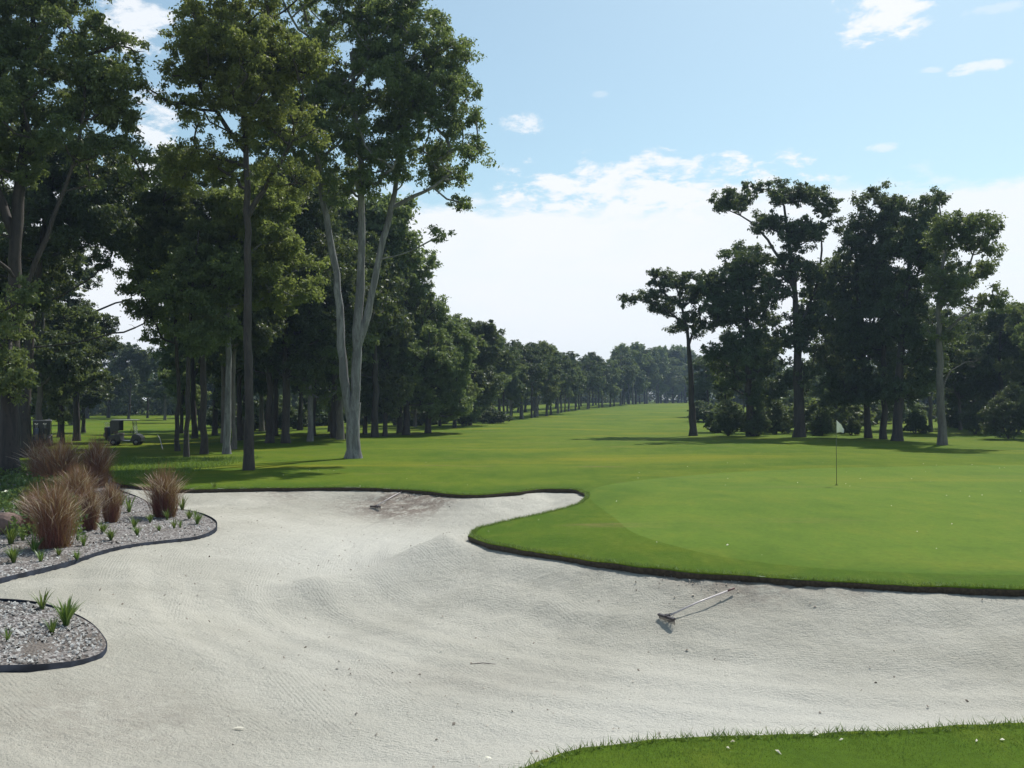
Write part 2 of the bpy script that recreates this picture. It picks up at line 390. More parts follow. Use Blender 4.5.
Z = Z+rough*(.06*vnoise(Xf, Yf, .22, 4)+.03*vnoise(Xf, Yf, .11, 6))
NR, NC = X.shape; idx = np.arange(NR*NC).reshape(NR, NC)
q = np.stack([idx[:-1, :-1], idx[:-1, 1:], idx[1:, 1:], idx[1:, :-1]], -1).reshape(-1, 4)
ok = (di | (db < .3))[q].all(1); q = q[ok]; u, inv = np.unique(q, return_inverse=True)
m, nt, b = new_mat('bunker_sand'); k = NB(nt); P = k.pos()
col = k.mix(k.ramp(k.noise(P, .45, 5, .6, .4), .35, .65), (.425, .405, .345), (.52, .497, .43))
col = k.mix(k.m('MULTIPLY', k.ramp(k.noise(k.pos((.8, 1.6, 1)), 1.1, 6, .7, .8), .55, .72), .55), col, (.31, .295, .26))
col = k.mix(k.n('ShaderNodeAttribute', attribute_name='whitish').outputs['Fac'], col, (.575, .56, .505))  # paler sand colour in soft patches, strongest in the rear bowl
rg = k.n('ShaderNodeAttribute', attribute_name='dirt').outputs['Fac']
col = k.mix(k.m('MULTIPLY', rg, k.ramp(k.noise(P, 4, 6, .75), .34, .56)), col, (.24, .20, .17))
sp_ = k.ramp(k.noise(P, 36, 4, .95), .55, .68); col = k.mix(k.m('MULTIPLY', sp_, .6), col, (.22, .2, .18))
sp2 = k.ramp(k.noise(P, 15, 5, .95), .62, .68); col = k.mix(k.m('MULTIPLY', sp2, .7), col, (.16, .14, .12))
k.l(col, b.inputs['Base Color']); b.inputs['Roughness'].default_value = .95; b.inputs['Specular IOR Level'].default_value = .1
def rings(cx, cy, spacing, seed_off, lo, hi, warp=.015):
    w = k.n('ShaderNodeVectorMath', operation='ADD'); k.l(P, w.inputs[0])
    wn = k.n('ShaderNodeVectorMath', operation='SCALE'); k.l(k.noise(P, .5, 2, .5, 0, True), wn.inputs[0]); wn.inputs['Scale'].default_value = warp*2; k.l(wn.outputs[0], w.inputs[1])
    s2 = k.n('ShaderNodeVectorMath', operation='MULTIPLY'); k.l(w.outputs[0], s2.inputs[0]); s2.inputs[1].default_value = (1, 1, 0)
    dd = k.n('ShaderNodeVectorMath', operation='DISTANCE'); k.l(s2.outputs[0], dd.inputs[0]); dd.inputs[1].default_value = (cx, cy, 0)
    s = k.m('SINE', k.m('MULTIPLY', dd.outputs['Value'], 2*math.pi/spacing))
    band = k.ramp(k.m('SINE', k.m('MULTIPLY', dd.outputs['Value'], 2*math.pi/1.15)), -.2, .5)
    off = k.n('ShaderNodeVectorMath', operation='ADD'); k.l(P, off.inputs[0]); off.inputs[1].default_value = (seed_off, seed_off*2, 0)
    mk = k.ramp(k.noise(off.outputs[0], .33, 2, .5), lo, hi)
    return k.m('MULTIPLY', k.m('MULTIPLY', s, mk), k.m('ADD', .25, k.m('MULTIPLY', band, .75))), k.m('MULTIPLY', k.m('SINE', k.m('MULTIPLY', dd.outputs['Value'], 2*math.pi/1.15)), mk)
r1, t1 = rings(6, 22, .055, 3, .36, .6); r2, t2 = rings(-12, 1.5, .06, 31, .54, .68); r3, t3 = rings(17, 22, .055, 57, .5, .62)
h = k.m('ADD', k.m('ADD', r1, r2), r3)
fine = k.m('ADD', k.noise(P, 30, 4, .8), k.m('MULTIPLY', k.noise(P, 7, 5, .7), 1.6))
nb = k.bump(fine, 1.0, .04); nb = k.bump(h, .22, .007, nb)
nb = k.bump(k.m('ADD', k.m('ADD', t1, t2), t3), .4, .025, nb)
k.l(nb, b.inputs['Normal']); M_sand = m
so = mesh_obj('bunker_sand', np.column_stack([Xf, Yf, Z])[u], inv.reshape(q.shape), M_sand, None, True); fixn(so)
attr(so, 'whitish', np.clip(1.0*lump(380, 535, 3.2, 1.6)+.75*lump(640, 700, 3.5, .8)+.5*lump(850, 690, 2.5, .8)+.4*lump(560, 500, 2, 2)+.35*lump(330, 620, 2, .8), 0, .9)[u])
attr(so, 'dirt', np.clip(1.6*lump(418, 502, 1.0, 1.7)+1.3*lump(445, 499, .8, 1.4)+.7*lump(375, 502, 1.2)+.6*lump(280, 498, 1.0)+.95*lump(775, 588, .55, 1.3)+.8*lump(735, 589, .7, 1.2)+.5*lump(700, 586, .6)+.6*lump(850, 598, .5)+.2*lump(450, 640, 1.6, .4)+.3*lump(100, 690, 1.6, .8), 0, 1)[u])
tag(so, 'pale grey raked sand of the bunker', 'sand', kind='structure')

# ---- planting beds
def bed_z(x, y): return sand_z(np.asarray(x, float), np.asarray(y, float))+.07
M_edge = plain('bed_edging', (.02, .024, .034), .8, 0, .5, 4); M_edge.node_tree.nodes['Principled BSDF'].inputs['Specular IOR Level'].default_value = .08
m, nt, b = new_mat('mulch'); k = NB(nt); P = k.pos()
vo = k.n('ShaderNodeTexVoronoi'); k.l(P, vo.inputs['Vector']); vo.inputs['Scale'].default_value = 26
hs = k.n('ShaderNodeSeparateColor'); k.l(vo.outputs['Color'], hs.inputs[0])
col = k.mix(k.ramp(hs.outputs[0], .1, .9), (.07, .055, .05), (.30, .28, .27)); col = k.mix(k.ramp(k.noise(P, .9, 4), .5, .7), col, (.12, .10, .085))
k.l(col, b.inputs['Base Color']); b.inputs['Roughness'].default_value = .9; k.l(k.bump(vo.outputs['Distance'], .9, .03), b.inputs['Normal']); M_mulch = m
def bed(poly, name, label, elabel, step):
    lo = poly.min(0); hi = poly.max(0); g = grid(lo[0], hi[0], lo[1], hi[1], step, .3)
    g = g[inside(g[:, 0], g[:, 1], poly)]; g = g[pdist(g[:, 0], g[:, 1], poly) > step*.4]
    a = np.concatenate([poly, g]); n = len(poly)
    r = delaunay_2d_cdt([Vector((float(p), float(q_))) for p, q_ in a], [(i, (i+1) % n) for i in range(n)], [], 0, 1e-5)
    v = np.array([(p[0], p[1]) for p in r[0]]); f = np.array([x for x in r[2] if len(x) == 3]); c = v[f].mean(1); f = f[inside(c[:, 0], c[:, 1], poly)]
    zz = bed_z(v[:, 0], v[:, 1])+.02*rngG.normal(size=len(v))*(pdist(v[:, 0], v[:, 1], poly) > .05)
    o = mesh_obj(name, np.column_stack([v, zz]), f, M_mulch, None, True); fixn(o); tag(o, label, 'planting bed', kind='structure')
    nr = np.roll(poly, -1, 0)-np.roll(poly, 1, 0); nr /= np.linalg.norm(nr, axis=1)[:, None]; nr = np.column_stack([nr[:, 1], -nr[:, 0]])
    t = poly+nr*.05; nr = nr*(-1 if inside(t[:, 0], t[:, 1], poly).mean() > .5 else 1)
    zt = bed_z(poly[:, 0], poly[:, 1])+.02*np.sin(np.arange(n)*.12)
    rws = [np.column_stack([poly+nr*o_, zt+d_]) for o_, d_ in ((.0, -.2), (.0, .018), (.014, .018), (.014, -.2))]
    Fs = []
    i = np.arange(n); j = (i+1) % n
    for r_ in range(3): Fs.append(np.column_stack([r_*n+i, r_*n+j, (r_+1)*n+j, (r_+1)*n+i]))
    e = mesh_obj('garden_edging', np.concatenate(rws), np.concatenate(Fs), M_edge); tag(e, elabel, 'edging')
    return o
bed(BED1, 'planting_bed', 'large mulched bed with the red grasses on the left of the bunker', 'long dark strip edging the large bed of red grasses', .4)
bed(BED2, 'planting_bed', 'small mulched bed jutting into the sand at lower left', 'short curved dark strip edging the small bed at lower left', .3)

def scatter_in(poly, n, rng, clear=0.05):
    lo = poly.min(0); hi = poly.max(0); p = rng.uniform(lo, hi, (n*3, 2)); p = p[inside(p[:, 0], p[:, 1], poly)]
    p = p[pdist(p[:, 0], p[:, 1], poly) > clear]; return p[:n]
def chips(name, P2, zf, rng, smin, smax, mats, label, cat, lift=.01, flat=.5):
    """small tilted angular chips, one mesh"""
    n = len(P2); z = zf(P2[:, 0], P2[:, 1])+lift
    s = rng.uniform(smin, smax, n); a = rng.uniform(0, 6.28, n); tl = rng.normal(0, flat, n)
    ca, sa = np.cos(a), np.sin(a); asp = rng.uniform(.3, .8, n)
    c = np.column_stack([P2, z]); ux = np.column_stack([ca, sa, np.sin(tl)])*s[:, None]; uy = np.column_stack([-sa, ca, rng.normal(0, flat, n)])*(s*asp)[:, None]
    up = np.column_stack([0*s, 0*s, s*.35])
    V = np.stack([c-ux*.5, c+uy*.5, c+ux*.5, c-uy*.5, c+up], 1).reshape(-1, 3)
    b_ = np.arange(n)[:, None]*5; Fc = np.concatenate([b_+np.array([0, 1, 4]), b_+np.array([1, 2, 4]), b_+np.array([2, 3, 4]), b_+np.array([3, 0, 4])])
    o = mesh_obj(name, V, Fc, mats); attr(o, 'tint', np.repeat(rng.random(n), 5)); tag(o, label, cat, kind='stuff'); return o
M_chip = leaf_mat('bark_chips', (.07, .06, .055), (.42, .42, .41), .0, .8)
M_clod = leaf_mat('clods', (.14, .11, .09), (.42, .38, .33), .0, .9)
M_fleck = leaf_mat('flecks', (.35, .33, .2), (.75, .72, .6), .1, .7)
r_ = np.random.default_rng(8)
vis1 = scatter_in(BED1, 26000, r_); vis1 = vis1[(vis1[:, 0] > -18) & (vis1[:, 1] < 30)]
chips('mulch_chips', vis1, bed_z, r_, .03, .085, M_chip, 'pale and brown bark chips covering the large bed', 'mulch')
chips('mulch_chips', scatter_in(BED2, 7000, r_), bed_z, r_, .025, .075, M_chip, 'pale and brown bark chips covering the small bed', 'mulch')
sp2_ = scatter_in(SAND, 2300, r_, .1); sp2_ = sp2_[~inside(sp2_[:, 0], sp2_[:, 1], BED1) & ~inside(sp2_[:, 0], sp2_[:, 1], BED2)]
cl = []
for px, py, s_, n_ in ((430, 500, 1.0, 500), (770, 588, .45, 150), (850, 598, .5, 120), (690, 590, .5, 100), (560, 640, 2, 60)):
    c_ = ray(px, py, turf_z, -.3); cl.append(r_.normal(0, s_, (n_, 2))*[1, .6]+c_)
cl = np.concatenate(cl); cl = cl[inside(cl[:, 0], cl[:, 1], SAND)]
chips('sand_clods', np.concatenate([sp2_, cl]), sand_z, r_, .012, .06, M_clod, 'small dark clods and litter scattered over the sand', 'debris', .004)

# ---------------------------------------------------------------- short grass blades near the camera and on the lip
def blades(name, P2, zf, rng, hmin, hmax, w, mat, label, cat, lean=.35):
    n = len(P2); z = zf(P2[:, 0], P2[:, 1])-.004; h = rng.uniform(hmin, hmax, n); a = rng.uniform(0, 6.28, n)
    c = np.column_stack([P2, z]); d = np.column_stack([np.cos(a), np.sin(a), 0*a])*w*.5
    t = c+np.column_stack([rng.normal(0, lean, n)*h, rng.normal(0, lean, n)*h, h])
    V = np.stack([c-d, c+d, t], 1).reshape(-1, 3)
    o = mesh_obj(name, V, np.arange(n*3).reshape(n, 3), mat); attr(o, 'tint', np.repeat(rng.random(n), 3)); tag(o, label, cat, kind='stuff')
lo_, hi_ = (-1.5, 6.2), (10, 9.6)
pn = r_.uniform(lo_, hi_, (130000, 2)); pn = pn[~inside(pn[:, 0], pn[:, 1], SAND)]; pn = pn[pn[:, 0] < pn[:, 1]*.6+.5]
blades('short_grass', pn, turf_z, r_, .012, .028, .006, M_blade, 'short mown turf blades on the near bank at lower right', 'grass')
sel = np.repeat(np.arange(nS), 42); tt = r_.random(len(sel))[:, None]
pl = SAND[sel]*(1-tt)+np.roll(SAND, -1, 0)[sel]*tt-INW[sel]*r_.uniform(-.03, .10, (len(sel), 1)); kk = (pl[:, 1] < 32) & (pl[:, 0] > -13)
blades('short_grass', pl[kk], lambda x, y: turf_z(x, y)+.008, r_, .02, .075, .010, M_blade, 'ragged fringe of grass along the bunker edge', 'grass', .8)
fl = np.concatenate([r_.uniform((-14, 16), (20, 42), (85, 2)), r_.uniform((0, 6), (8, 8.5), (26, 2))]); fl = fl[~inside(fl[:, 0], fl[:, 1], SAND)]
chips('fallen_leaves', fl, turf_z, r_, .025, .06, M_fleck, 'tiny pale fallen leaves dotted over the mown grass', 'leaf litter', .015, .3)

# ---------------------------------------------------------------- trees
def leaf_cloud(cent, rad, n_each, rng, size, droop=.5, flat=.72, subs=9):
    """leaf-shaped faces gathered in sub-clumps round each clump centre"""
    n_each = np.maximum(4, n_each.astype(int)); idx = np.repeat(np.arange(len(cent)), n_each); N = len(idx)
    nsub = len(cent)*subs; sd = rng.normal(size=(nsub, 3)); sd /= np.linalg.norm(sd, axis=1)[:, None]
    sd *= (rng.random(nsub)**.45)[:, None]; sd[:, 2] = sd[:, 2]*flat+.1
    sc = np.repeat(cent, subs, 0)+sd*np.repeat(rad, subs)[:, None]
    stint = rng.random(nsub); ctint = rng.random(len(cent))
    si = idx*subs+np.floor(subs*rng.random(N)**1.45).astype(int)
    d = rng.normal(size=(N, 3)); d /= np.linalg.norm(d, axis=1)[:, None]; rr = rad[idx]*.36*(rng.random(N)**.45)*(1+.9*(rng.random(N) < .25)*rng.random(N))
    shp = rng.uniform(.55, 1.3, (nsub, 3)); p = sc[si]+d*rr[:, None]*shp[si]*np.array([1, 1, .75])
    ax = d*.6+rng.normal(size=(N, 3))*.6; ax[:, 2] -= droop; ax /= np.linalg.norm(ax, axis=1)[:, None]
    sd_ = np.cross(ax, rng.normal(size=(N, 3))); sd_ /= np.linalg.norm(sd_, axis=1)[:, None]
    s = size*rng.uniform(.6, 1.35, N); L = ax*s[:, None]; Wd = sd_*(s*rng.uniform(.18, .3, N))[:, None]
    V = np.stack([p-L*.5, p+Wd-L*.05, p+L*.5, p-Wd-L*.05], 1).reshape(-1, 3)
    tint = np.clip(.25*rng.random(N)+.4*stint[si]+.35*ctint[idx], 0, 1)
    return V, np.arange(N*4).reshape(N, 4), np.repeat(tint, 4)

LEAFK = 2.0; LEAFS = .68
class Skel:
    def __init__(s, rng): s.P = []; s.ch = []; s.rng = rng; s.z0 = []; s.cap = []; s.tw = []
    def trunk(s, pts, r0, r1, step=.7, usable_from=0.0, flare=True):
        pts = [np.array(p, float) for p in pts]; P = catmull(pts, step, False); P = np.vstack([P, pts[-1]])
        n = len(P); P[1:-1, :] += s.rng.normal(0, .035, (n-2, 3)) if n > 2 else 0
        R = np.linspace(r0, r1, n)
        if flare:
            h = P[:, 2]-P[0, 2]; R = R*(1+.35*np.exp(-h/.35)); 
        s.ch.append((P, R, 10))
        for p, r in zip(P, R):
            if p[2] >= usable_from: s.P.append(p); s.cap.append(r)
    def attach(s, targets, rtip=.015, kr=1.0):
        T = sorted(targets, key=lambda t: min(np.linalg.norm(np.array(s.P)-t, axis=1)))
        par = [None]*len(s.P); cnt = [0]*len(s.P); own = [-1]*len(s.P); chains = []
        for t in T:
            A = np.array(s.P); d = np.linalg.norm(A-t, axis=1); hd = np.linalg.norm((A-t)[:, :2], axis=1)
            cost = d+1.3*np.maximum(0, A[:, 2]-t[2]+.35*hd)
            i = int(np.argmin(cost)); a = A[i]; L = np.linalg.norm(t-a); k = max(2, int(L/.6))
            u = np.linspace(0, 1, k+1)[1:, None]; side = s.rng.normal(0, .09*L, 3)
            hz = (t-a)*np.array([1, 1, 0]); mid = a+(t-a)*.5+hz*.08-np.array([0, 0, .10*L])+side
            Q = a*(1-u)**2+2*mid*u*(1-u)+t*u**2; Q[:-1] += s.rng.normal(0, .04, (k-1+0, 3))
            ids = [i]
            for q_ in Q: s.P.append(q_); s.cap.append(9); par.append(ids[-1]); cnt.append(0); ids.append(len(s.P)-1)
            chains.append(ids); j = ids[-1]; s.tw.append(t)
            while j is not None: cnt[j] += 1; j = par[j]
        for ids in chains:
            R = [rtip+.021*kr*math.sqrt(cnt[j]) for j in ids[1:]]; R = [min(R[0], s.cap[ids[0]]*.85) if s.cap[ids[0]] < 9 else R[0]]+R
            lim = s.cap[ids[0]]*.85 if s.cap[ids[0]] < 9 else 9
            R = [min(r, lim) for r in R]
            s.ch.append((np.array([s.P[j] for j in ids]), np.array(R), 5))
    def twigs(s, k, L):
        for t in s.tw:
            for _ in range(k):
                d = s.rng.normal(size=3); d[2] = abs(d[2])*.6; d /= np.linalg.norm(d); l = L*s.rng.uniform(.6, 1.3)
                s.ch.append((np.array([t, t+d*l*.5+[0, 0, .05*l], t+d*l+[0, 0, -.05*l]]), np.array([.014, .009, .004]), 3))
    def build(s, mat, parent):
        Vs = []; Fs = []; b = 0
        for P, R, n in s.ch:
            m = len(P); T = np.gradient(P, axis=0) if m > 1 else P; T /= np.linalg.norm(T, axis=1)[:, None]+1e-9
            ref = np.array([1., 0, 0]) if abs(T[0][0]) < .8 else np.array([0, 1., 0]); U = np.zeros_like(P); u = ref
            for i in range(m): u = u-T[i]*(u@T[i]); u = u/(np.linalg.norm(u)+1e-9); U[i] = u
            Wv = np.cross(T, U); a = np.arange(n)*2*math.pi/n
            wob = 1+.06*s.rng.normal(size=(m, n)) if n > 6 else 1
            V = P[:, None]+(U[:, None]*np.cos(a)[None, :, None]+Wv[:, None]*np.sin(a)[None, :, None])*(R[:, None]*wob)[:, :, None]
            i, j = np.meshgrid(np.arange(m-1), np.arange(n), indexing='ij'); i = i.ravel(); j = j.ravel(); j2 = (j+1) % n
            Fs.append(b+np.column_stack([i*n+j, i*n+j2, (i+1)*n+j2, (i+1)*n+j])); Vs.append(V.reshape(-1, 3)); b += m*n
        return mesh_obj('trunk', np.concatenate(Vs), np.concatenate(Fs), mat, parent, True)

def make_tree(name, label, cat, loc, trunks, blobs, nclump, leaves, size, rng, lmat, bmat, rad=(.55, 1.15), group=None, minz=2.0, kr=1.0, droop=.5, bare=()):
    """trunks: (points, r0, r1); blobs: (x,y,z,rx,ry,rz,weight) in metres from the base"""
    root = empty(name, loc); tag(root, label, cat, group)
    s = Skel(rng)
    for i, (pts, r0, r1) in enumerate(trunks): s.trunk(pts, r0, r1, usable_from=minz, flare=(pts[0][2] < .3))
    B = np.array(blobs, float); w = B[:, 3]*B[:, 4]*B[:, 5]; w = w**.8*B[:, 6]; w /= w.sum()
    bi = rng.choice(len(B), nclump, p=w); d = rng.normal(size=(nclump, 3)); d /= np.linalg.norm(d, axis=1)[:, None]
    d *= (rng.random(nclump)**.38)[:, None]; cen_ = B[bi, :3]+d*B[bi, 3:6]
    rd_ = rng.uniform(rad[0], rad[1], nclump)
    s.attach(list(cen_)+[np.array(x) for x in bare], kr=kr); s.twigs(3, rad[1]*.7); s.build(bmat, root)
    leaves = leaves*LEAFK; size = size*LEAFS; n_each = leaves*rd_**2/np.sum(rd_**2)
    V, Fc, t = leaf_cloud(cen_, rd_, n_each, rng, size, droop)
    o = mesh_obj('crown', V, Fc, lmat, root); attr(o, 'tint', t)
    return root

def px_tree(name, label, bpx, bpy_, trunks, blobs, nclump, leaves, size, seed, lmat, bmat, group=None, d=None, depth=1.0, **kw):
    """hero trees: trunk lines and crown masses surveyed from the photograph, then given real depth"""
    rng = np.random.default_rng(seed)
    if d is None: g = ray(bpx, bpy_)
    else: g = np.array([(bpx-512)/F*d, d])
    z = float(turf_z(g[0], g[1])); d = g[1]; s = d/F
    zb = lambda py: CAMZ-(py-HORIZ)*s-z
    T = []
    for pts, r0, r1 in trunks:
        T.append(([((p[0]-bpx)*s, (p[2] if len(p) > 2 else 0), zb(p[1])) for p in pts], r0, r1))
    T[0][0][0] = (T[0][0][0][0], 0, -.1)
    B = []
    for b_ in blobs:
        px, py, rx, ry = b_[:4]; w = b_[4] if len(b_) > 4 else 1; off = b_[5] if len(b_) > 5 else rng.uniform(-1, 1)
        B.append(((px-bpx)*s, off, zb(py), rx*s, min(max(rx, ry*.8)*s, 4.5)*depth, ry*s, w))
    return make_tree(name, label, 'tree', (g[0], g[1], z), T, B, nclump, leaves, size, rng, lmat, bmat, group=group, **kw)

G_L = 'gum trees at the left'
px_tree('gum_tree', 'tall pale smooth-barked gum whose trunk splits low into leaning stems', 354, 458,
  [([(354, 460), (354, 440), (354, 420), (355, 402)], .36, .27),
   ([(354, 425), (356, 390), (357, 350), (358, 310), (360, 270), (361, 215), (360, 160), (354, 100), (350, 50)], .25, .09),
   ([(353, 428), (346, 392), (341, 345), (337, 290), (333, 255), (325, 215), (318, 170), (312, 120), (318, 60)], .23, .07),
   ([(358, 345), (366, 315), (374, 280), (383, 240), (391, 208), (400, 160), (410, 110), (415, 60)], .19, .06),
   ([(391, 208), (412, 196), (432, 186), (452, 172)], .12, .05)],
  [(345, 20, 75, 45, 1), (405, 30, 55, 45, 1.1), (430, 75, 50, 45, 1.1), (455, 120, 35, 35, 1), (470, 165, 27, 22, .9), (440, 150, 38, 32, 1), (385, 150, 55, 35, .9), (425, 192, 26, 16, .5), (462, 190, 22, 16, .6), (350, 185, 40, 22, .6), (322, 130, 28, 60, .9),
   (380, 95, 60, 45, .9), (300, 90, 55, 55, .9), (290, 150, 40, 35, .7), (440, 232, 18, 8, .8), (330, 180, 40, 25, .5), (478, 200, 16, 12, .6)],
  260, 82000, .23, 11, M_leaf, M_barkp, group=G_L, minz=9, rad=(.5, 1.05), kr=1.1)
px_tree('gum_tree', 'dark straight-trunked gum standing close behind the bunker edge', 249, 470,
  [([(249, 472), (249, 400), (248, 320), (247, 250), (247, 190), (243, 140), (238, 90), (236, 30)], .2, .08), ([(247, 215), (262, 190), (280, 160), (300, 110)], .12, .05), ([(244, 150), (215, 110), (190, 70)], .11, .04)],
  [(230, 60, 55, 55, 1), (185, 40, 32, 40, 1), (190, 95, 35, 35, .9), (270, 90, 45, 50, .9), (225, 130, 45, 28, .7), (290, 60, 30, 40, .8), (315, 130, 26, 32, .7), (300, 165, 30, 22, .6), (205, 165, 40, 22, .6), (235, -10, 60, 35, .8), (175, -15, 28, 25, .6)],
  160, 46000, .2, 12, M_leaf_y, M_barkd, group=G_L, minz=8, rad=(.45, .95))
px_tree('gum_tree', 'thick dark trunk with high crown at the far left edge', 11, 476,
  [([(11, 478), (10, 420), (11, 340), (14, 260), (18, 180), (25, 100), (30, 20)], .34, .10), ([(12, 330), (35, 260), (62, 190), (80, 120), (85, 60)], .10, .04), ([(15, 240), (-15, 160), (-30, 80)], .18, .06)],
  [(20, 40, 75, 60, 1), (90, 50, 45, 50, .9), (100, 110, 38, 40, .9), (30, 130, 60, 50, .9), (-40, 80, 60, 80, .8), (95, 165, 38, 30, .7), (20, -40, 80, 40, .9), (8, 245, 24, 30, .9, -2.5), (-40, 200, 40, 60, .6), (25, 320, 35, 40, .9, -1.5), (5, 390, 30, 22, .5, -1)],
  200, 80000, .21, 13, M_leaf, M_barkd, group=G_L, minz=5, rad=(.5, 1.0))
px_tree('gum_tree', 'second dark trunk just right of the thick trunk at left edge', 26, 457,
  [([(26, 459), (26, 400), (30, 330), (38, 260), (48, 190), (60, 120)], .26, .08)],
  [(50, 200, 65, 50, 1), (90, 230, 45, 40, .9), (20, 280, 50, 45, .8), (70, 140, 55, 50, .8), (110, 200, 25, 40, .8)],
  130, 50000, .25, 14, M_leaf_d, M_barkd, group=G_L, minz=5, rad=(.6, 1.15), bare=((5, 1, 6.5), (6, 0, 7)))
px_tree('gum_tree', 'dark leaning gum with arching limbs behind the red grasses', 77, 441,
  [([(77, 443), (76, 400), (74, 350), (68, 300), (60, 250)], .28, .1), ([(76, 330), (95, 312), (115, 303), (131, 298), (128, 285)], .11, .04)],
  [(60, 330, 55, 32, 1), (25, 350, 40, 35, 1), (95, 335, 26, 22, .7), (55, 270, 45, 35, .8), (115, 325, 14, 12, .5), (40, 385, 45, 18, .7)],
  120, 42000, .28, 15, M_leaf_d, M_barkd, group=G_L, minz=3.5, rad=(.6, 1.2))
px_tree('gum_tree', 'slender dark gum left of the two pale poles, crown over the carts', 204, 454,
  [([(204, 456), (203, 380), (202, 300), (198, 240), (192, 190)], .2, .07)],
  [(185, 190, 45, 45, 1), (205, 250, 42, 35, .9), (160, 235, 36, 35, .8), (200, 310, 25, 25, .5)],
  110, 42000, .24, 16, M_leaf, M_barkd, group=G_L, minz=6, rad=(.55, 1.1))
px_tree('gum_tree', 'thin dark gum, left one of the close pair beside the golf cart', 178, 451,
  [([(178, 453), (178, 390), (176, 330), (170, 270), (160, 220)], .14, .05)],
  [(150, 235, 36, 35, 1), (155, 290, 26, 30, .9), (180, 320, 25, 28, .6), (140, 200, 25, 25, .7)], 80, 30000, .25, 17, M_leaf_y, M_barkd, group=G_L, minz=5, rad=(.5, 1.0))
px_tree('gum_tree', 'thin dark gum, right one of the close pair beside the golf cart', 187, 457,
  [([(187, 459), (187, 400), (189, 340), (192, 280), (198, 230)], .13, .05)],
  [(205, 330, 30, 30, .8), (210, 270, 30, 30, 1), (180, 280, 25, 30, .8)], 60, 22000, .23, 18, M_leaf, M_barkd, group=G_L, minz=6, rad=(.5, .9))
px_tree('gum_tree', 'slim gum with a pale grey trunk, front one of the two poles', 227, 454,
  [([(227, 456), (228, 400), (228, 340), (229, 290), (235, 230), (250, 170)], .2, .06)],
  [(260, 220, 50, 40, 1), (240, 280, 35, 35, .8), (285, 270, 40, 40, .8)], 100, 36000, .26, 19, M_leaf_y, M_barkp, group=G_L, minz=6.5, rad=(.5, 1.05))
px_tree('gum_tree', 'thin grey gum just behind the pale pole', 234, 449,
  [([(234, 451), (234, 380), (236, 320), (245, 260)], .14, .05)],
  [(250, 330, 32, 30, .8), (255, 280, 35, 35, .9)], 60, 22000, .28, 20, M_leaf_d, M_barkg, group=G_L, minz=6, rad=(.5, 1.0))
px_tree('gum_tree', 'dark gum left of the big forked gum with broad deep crown', 286, 443,
  [([(286, 445), (286, 390), (285, 330), (288, 270), (295, 210)], .28, .1)],
  [(295, 260, 55, 50, 1), (270, 320, 40, 45, .9), (320, 320, 40, 45, .9), (300, 200, 45, 40, .8), (290, 370, 42, 20, .7)], 150, 48000, .3, 21, M_leaf_d, M_barkd, group=G_L, minz=4, rad=(.7, 1.3))
px_tree('gum_tree', 'gum with a streaked grey trunk seen left of the big fork', 310, 441,
  [([(310, 443), (310, 400), (309, 350), (312, 290), (320, 230)], .2, .08)],
  [(330, 270, 45, 45, 1), (325, 340, 45, 40, 1), (340, 220, 30, 40, .7), (320, 385, 35, 15, .7)], 110, 36000, .3, 22, M_leaf, M_barkp, group=G_L, minz=4, rad=(.7, 1.2))
px_tree('gum_tree', 'bushy gum right of the big fork with a lacy top against cloud', 406, 435,
  [([(406, 437), (407, 390), (406, 340), (405, 290), (408, 262)], .28, .07)],
  [(395, 300, 40, 38, 1), (412, 268, 26, 18, .8), (385, 360, 45, 35, 1), (420, 350, 38, 35, 1), (430, 298, 16, 10, .6), (400, 400, 48, 16, .8)], 160, 46000, .33, 23, M_leaf, M_barkd, group=G_L, minz=3, rad=(.6, 1.3))
px_tree('gum_tree', 'round bushy gum at the right end of the left grove', 428, 433,
  [([(428, 435), (430, 400), (436, 360), (442, 330)], .25, .08)],
  [(438, 360, 32, 35, 1), (452, 340, 22, 22, .9), (440, 395, 30, 22, 1), (425, 330, 22, 18, .7), (456, 385, 14, 22, .7)], 130, 40000, .33, 24, M_leaf, M_barkd, group=G_L, minz=2.5, rad=(.6, 1.2))

G_R = 'gum trees beyond the green at the right'
px_tree('gum_tree', 'lone slim gum in the fairway, leftmost beyond the green', 693, 436,
  [([(693, 437), (692, 400), (690, 360), (687, 330), (680, 300)], .30, .08), ([(689, 345), (698, 320), (708, 300)], .10, .04), ([(686, 325), (670, 312), (650, 302), (636, 300)], .09, .03)],
  [(672, 292, 26, 20, 1), (698, 300, 24, 24, 1), (690, 325, 24, 14, .6), (633, 298, 11, 7, .8), (660, 278, 14, 8, .7), (712, 320, 12, 20, .5)],
  85, 17000, .27, 31, M_leaf_d, M_barkd, group=G_R, minz=6, rad=(.4, .9))
px_tree('gum_tree', 'dark gum between the lone slim gum and the tallest one', 750, 436,
  [([(750, 437), (749, 390), (748, 340), (745, 290), (742, 260)], .30, .08)],
  [(742, 268, 26, 22, 1), (728, 300, 28, 28, 1), (758, 300, 26, 32, 1), (740, 350, 36, 32, 1), (722, 275, 14, 14, .6), (765, 350, 24, 30, .7), (745, 390, 30, 16, .5)],
  150, 36000, .29, 32, M_leaf_d, M_barkd, group=G_R, minz=3.5, rad=(.5, 1.1))
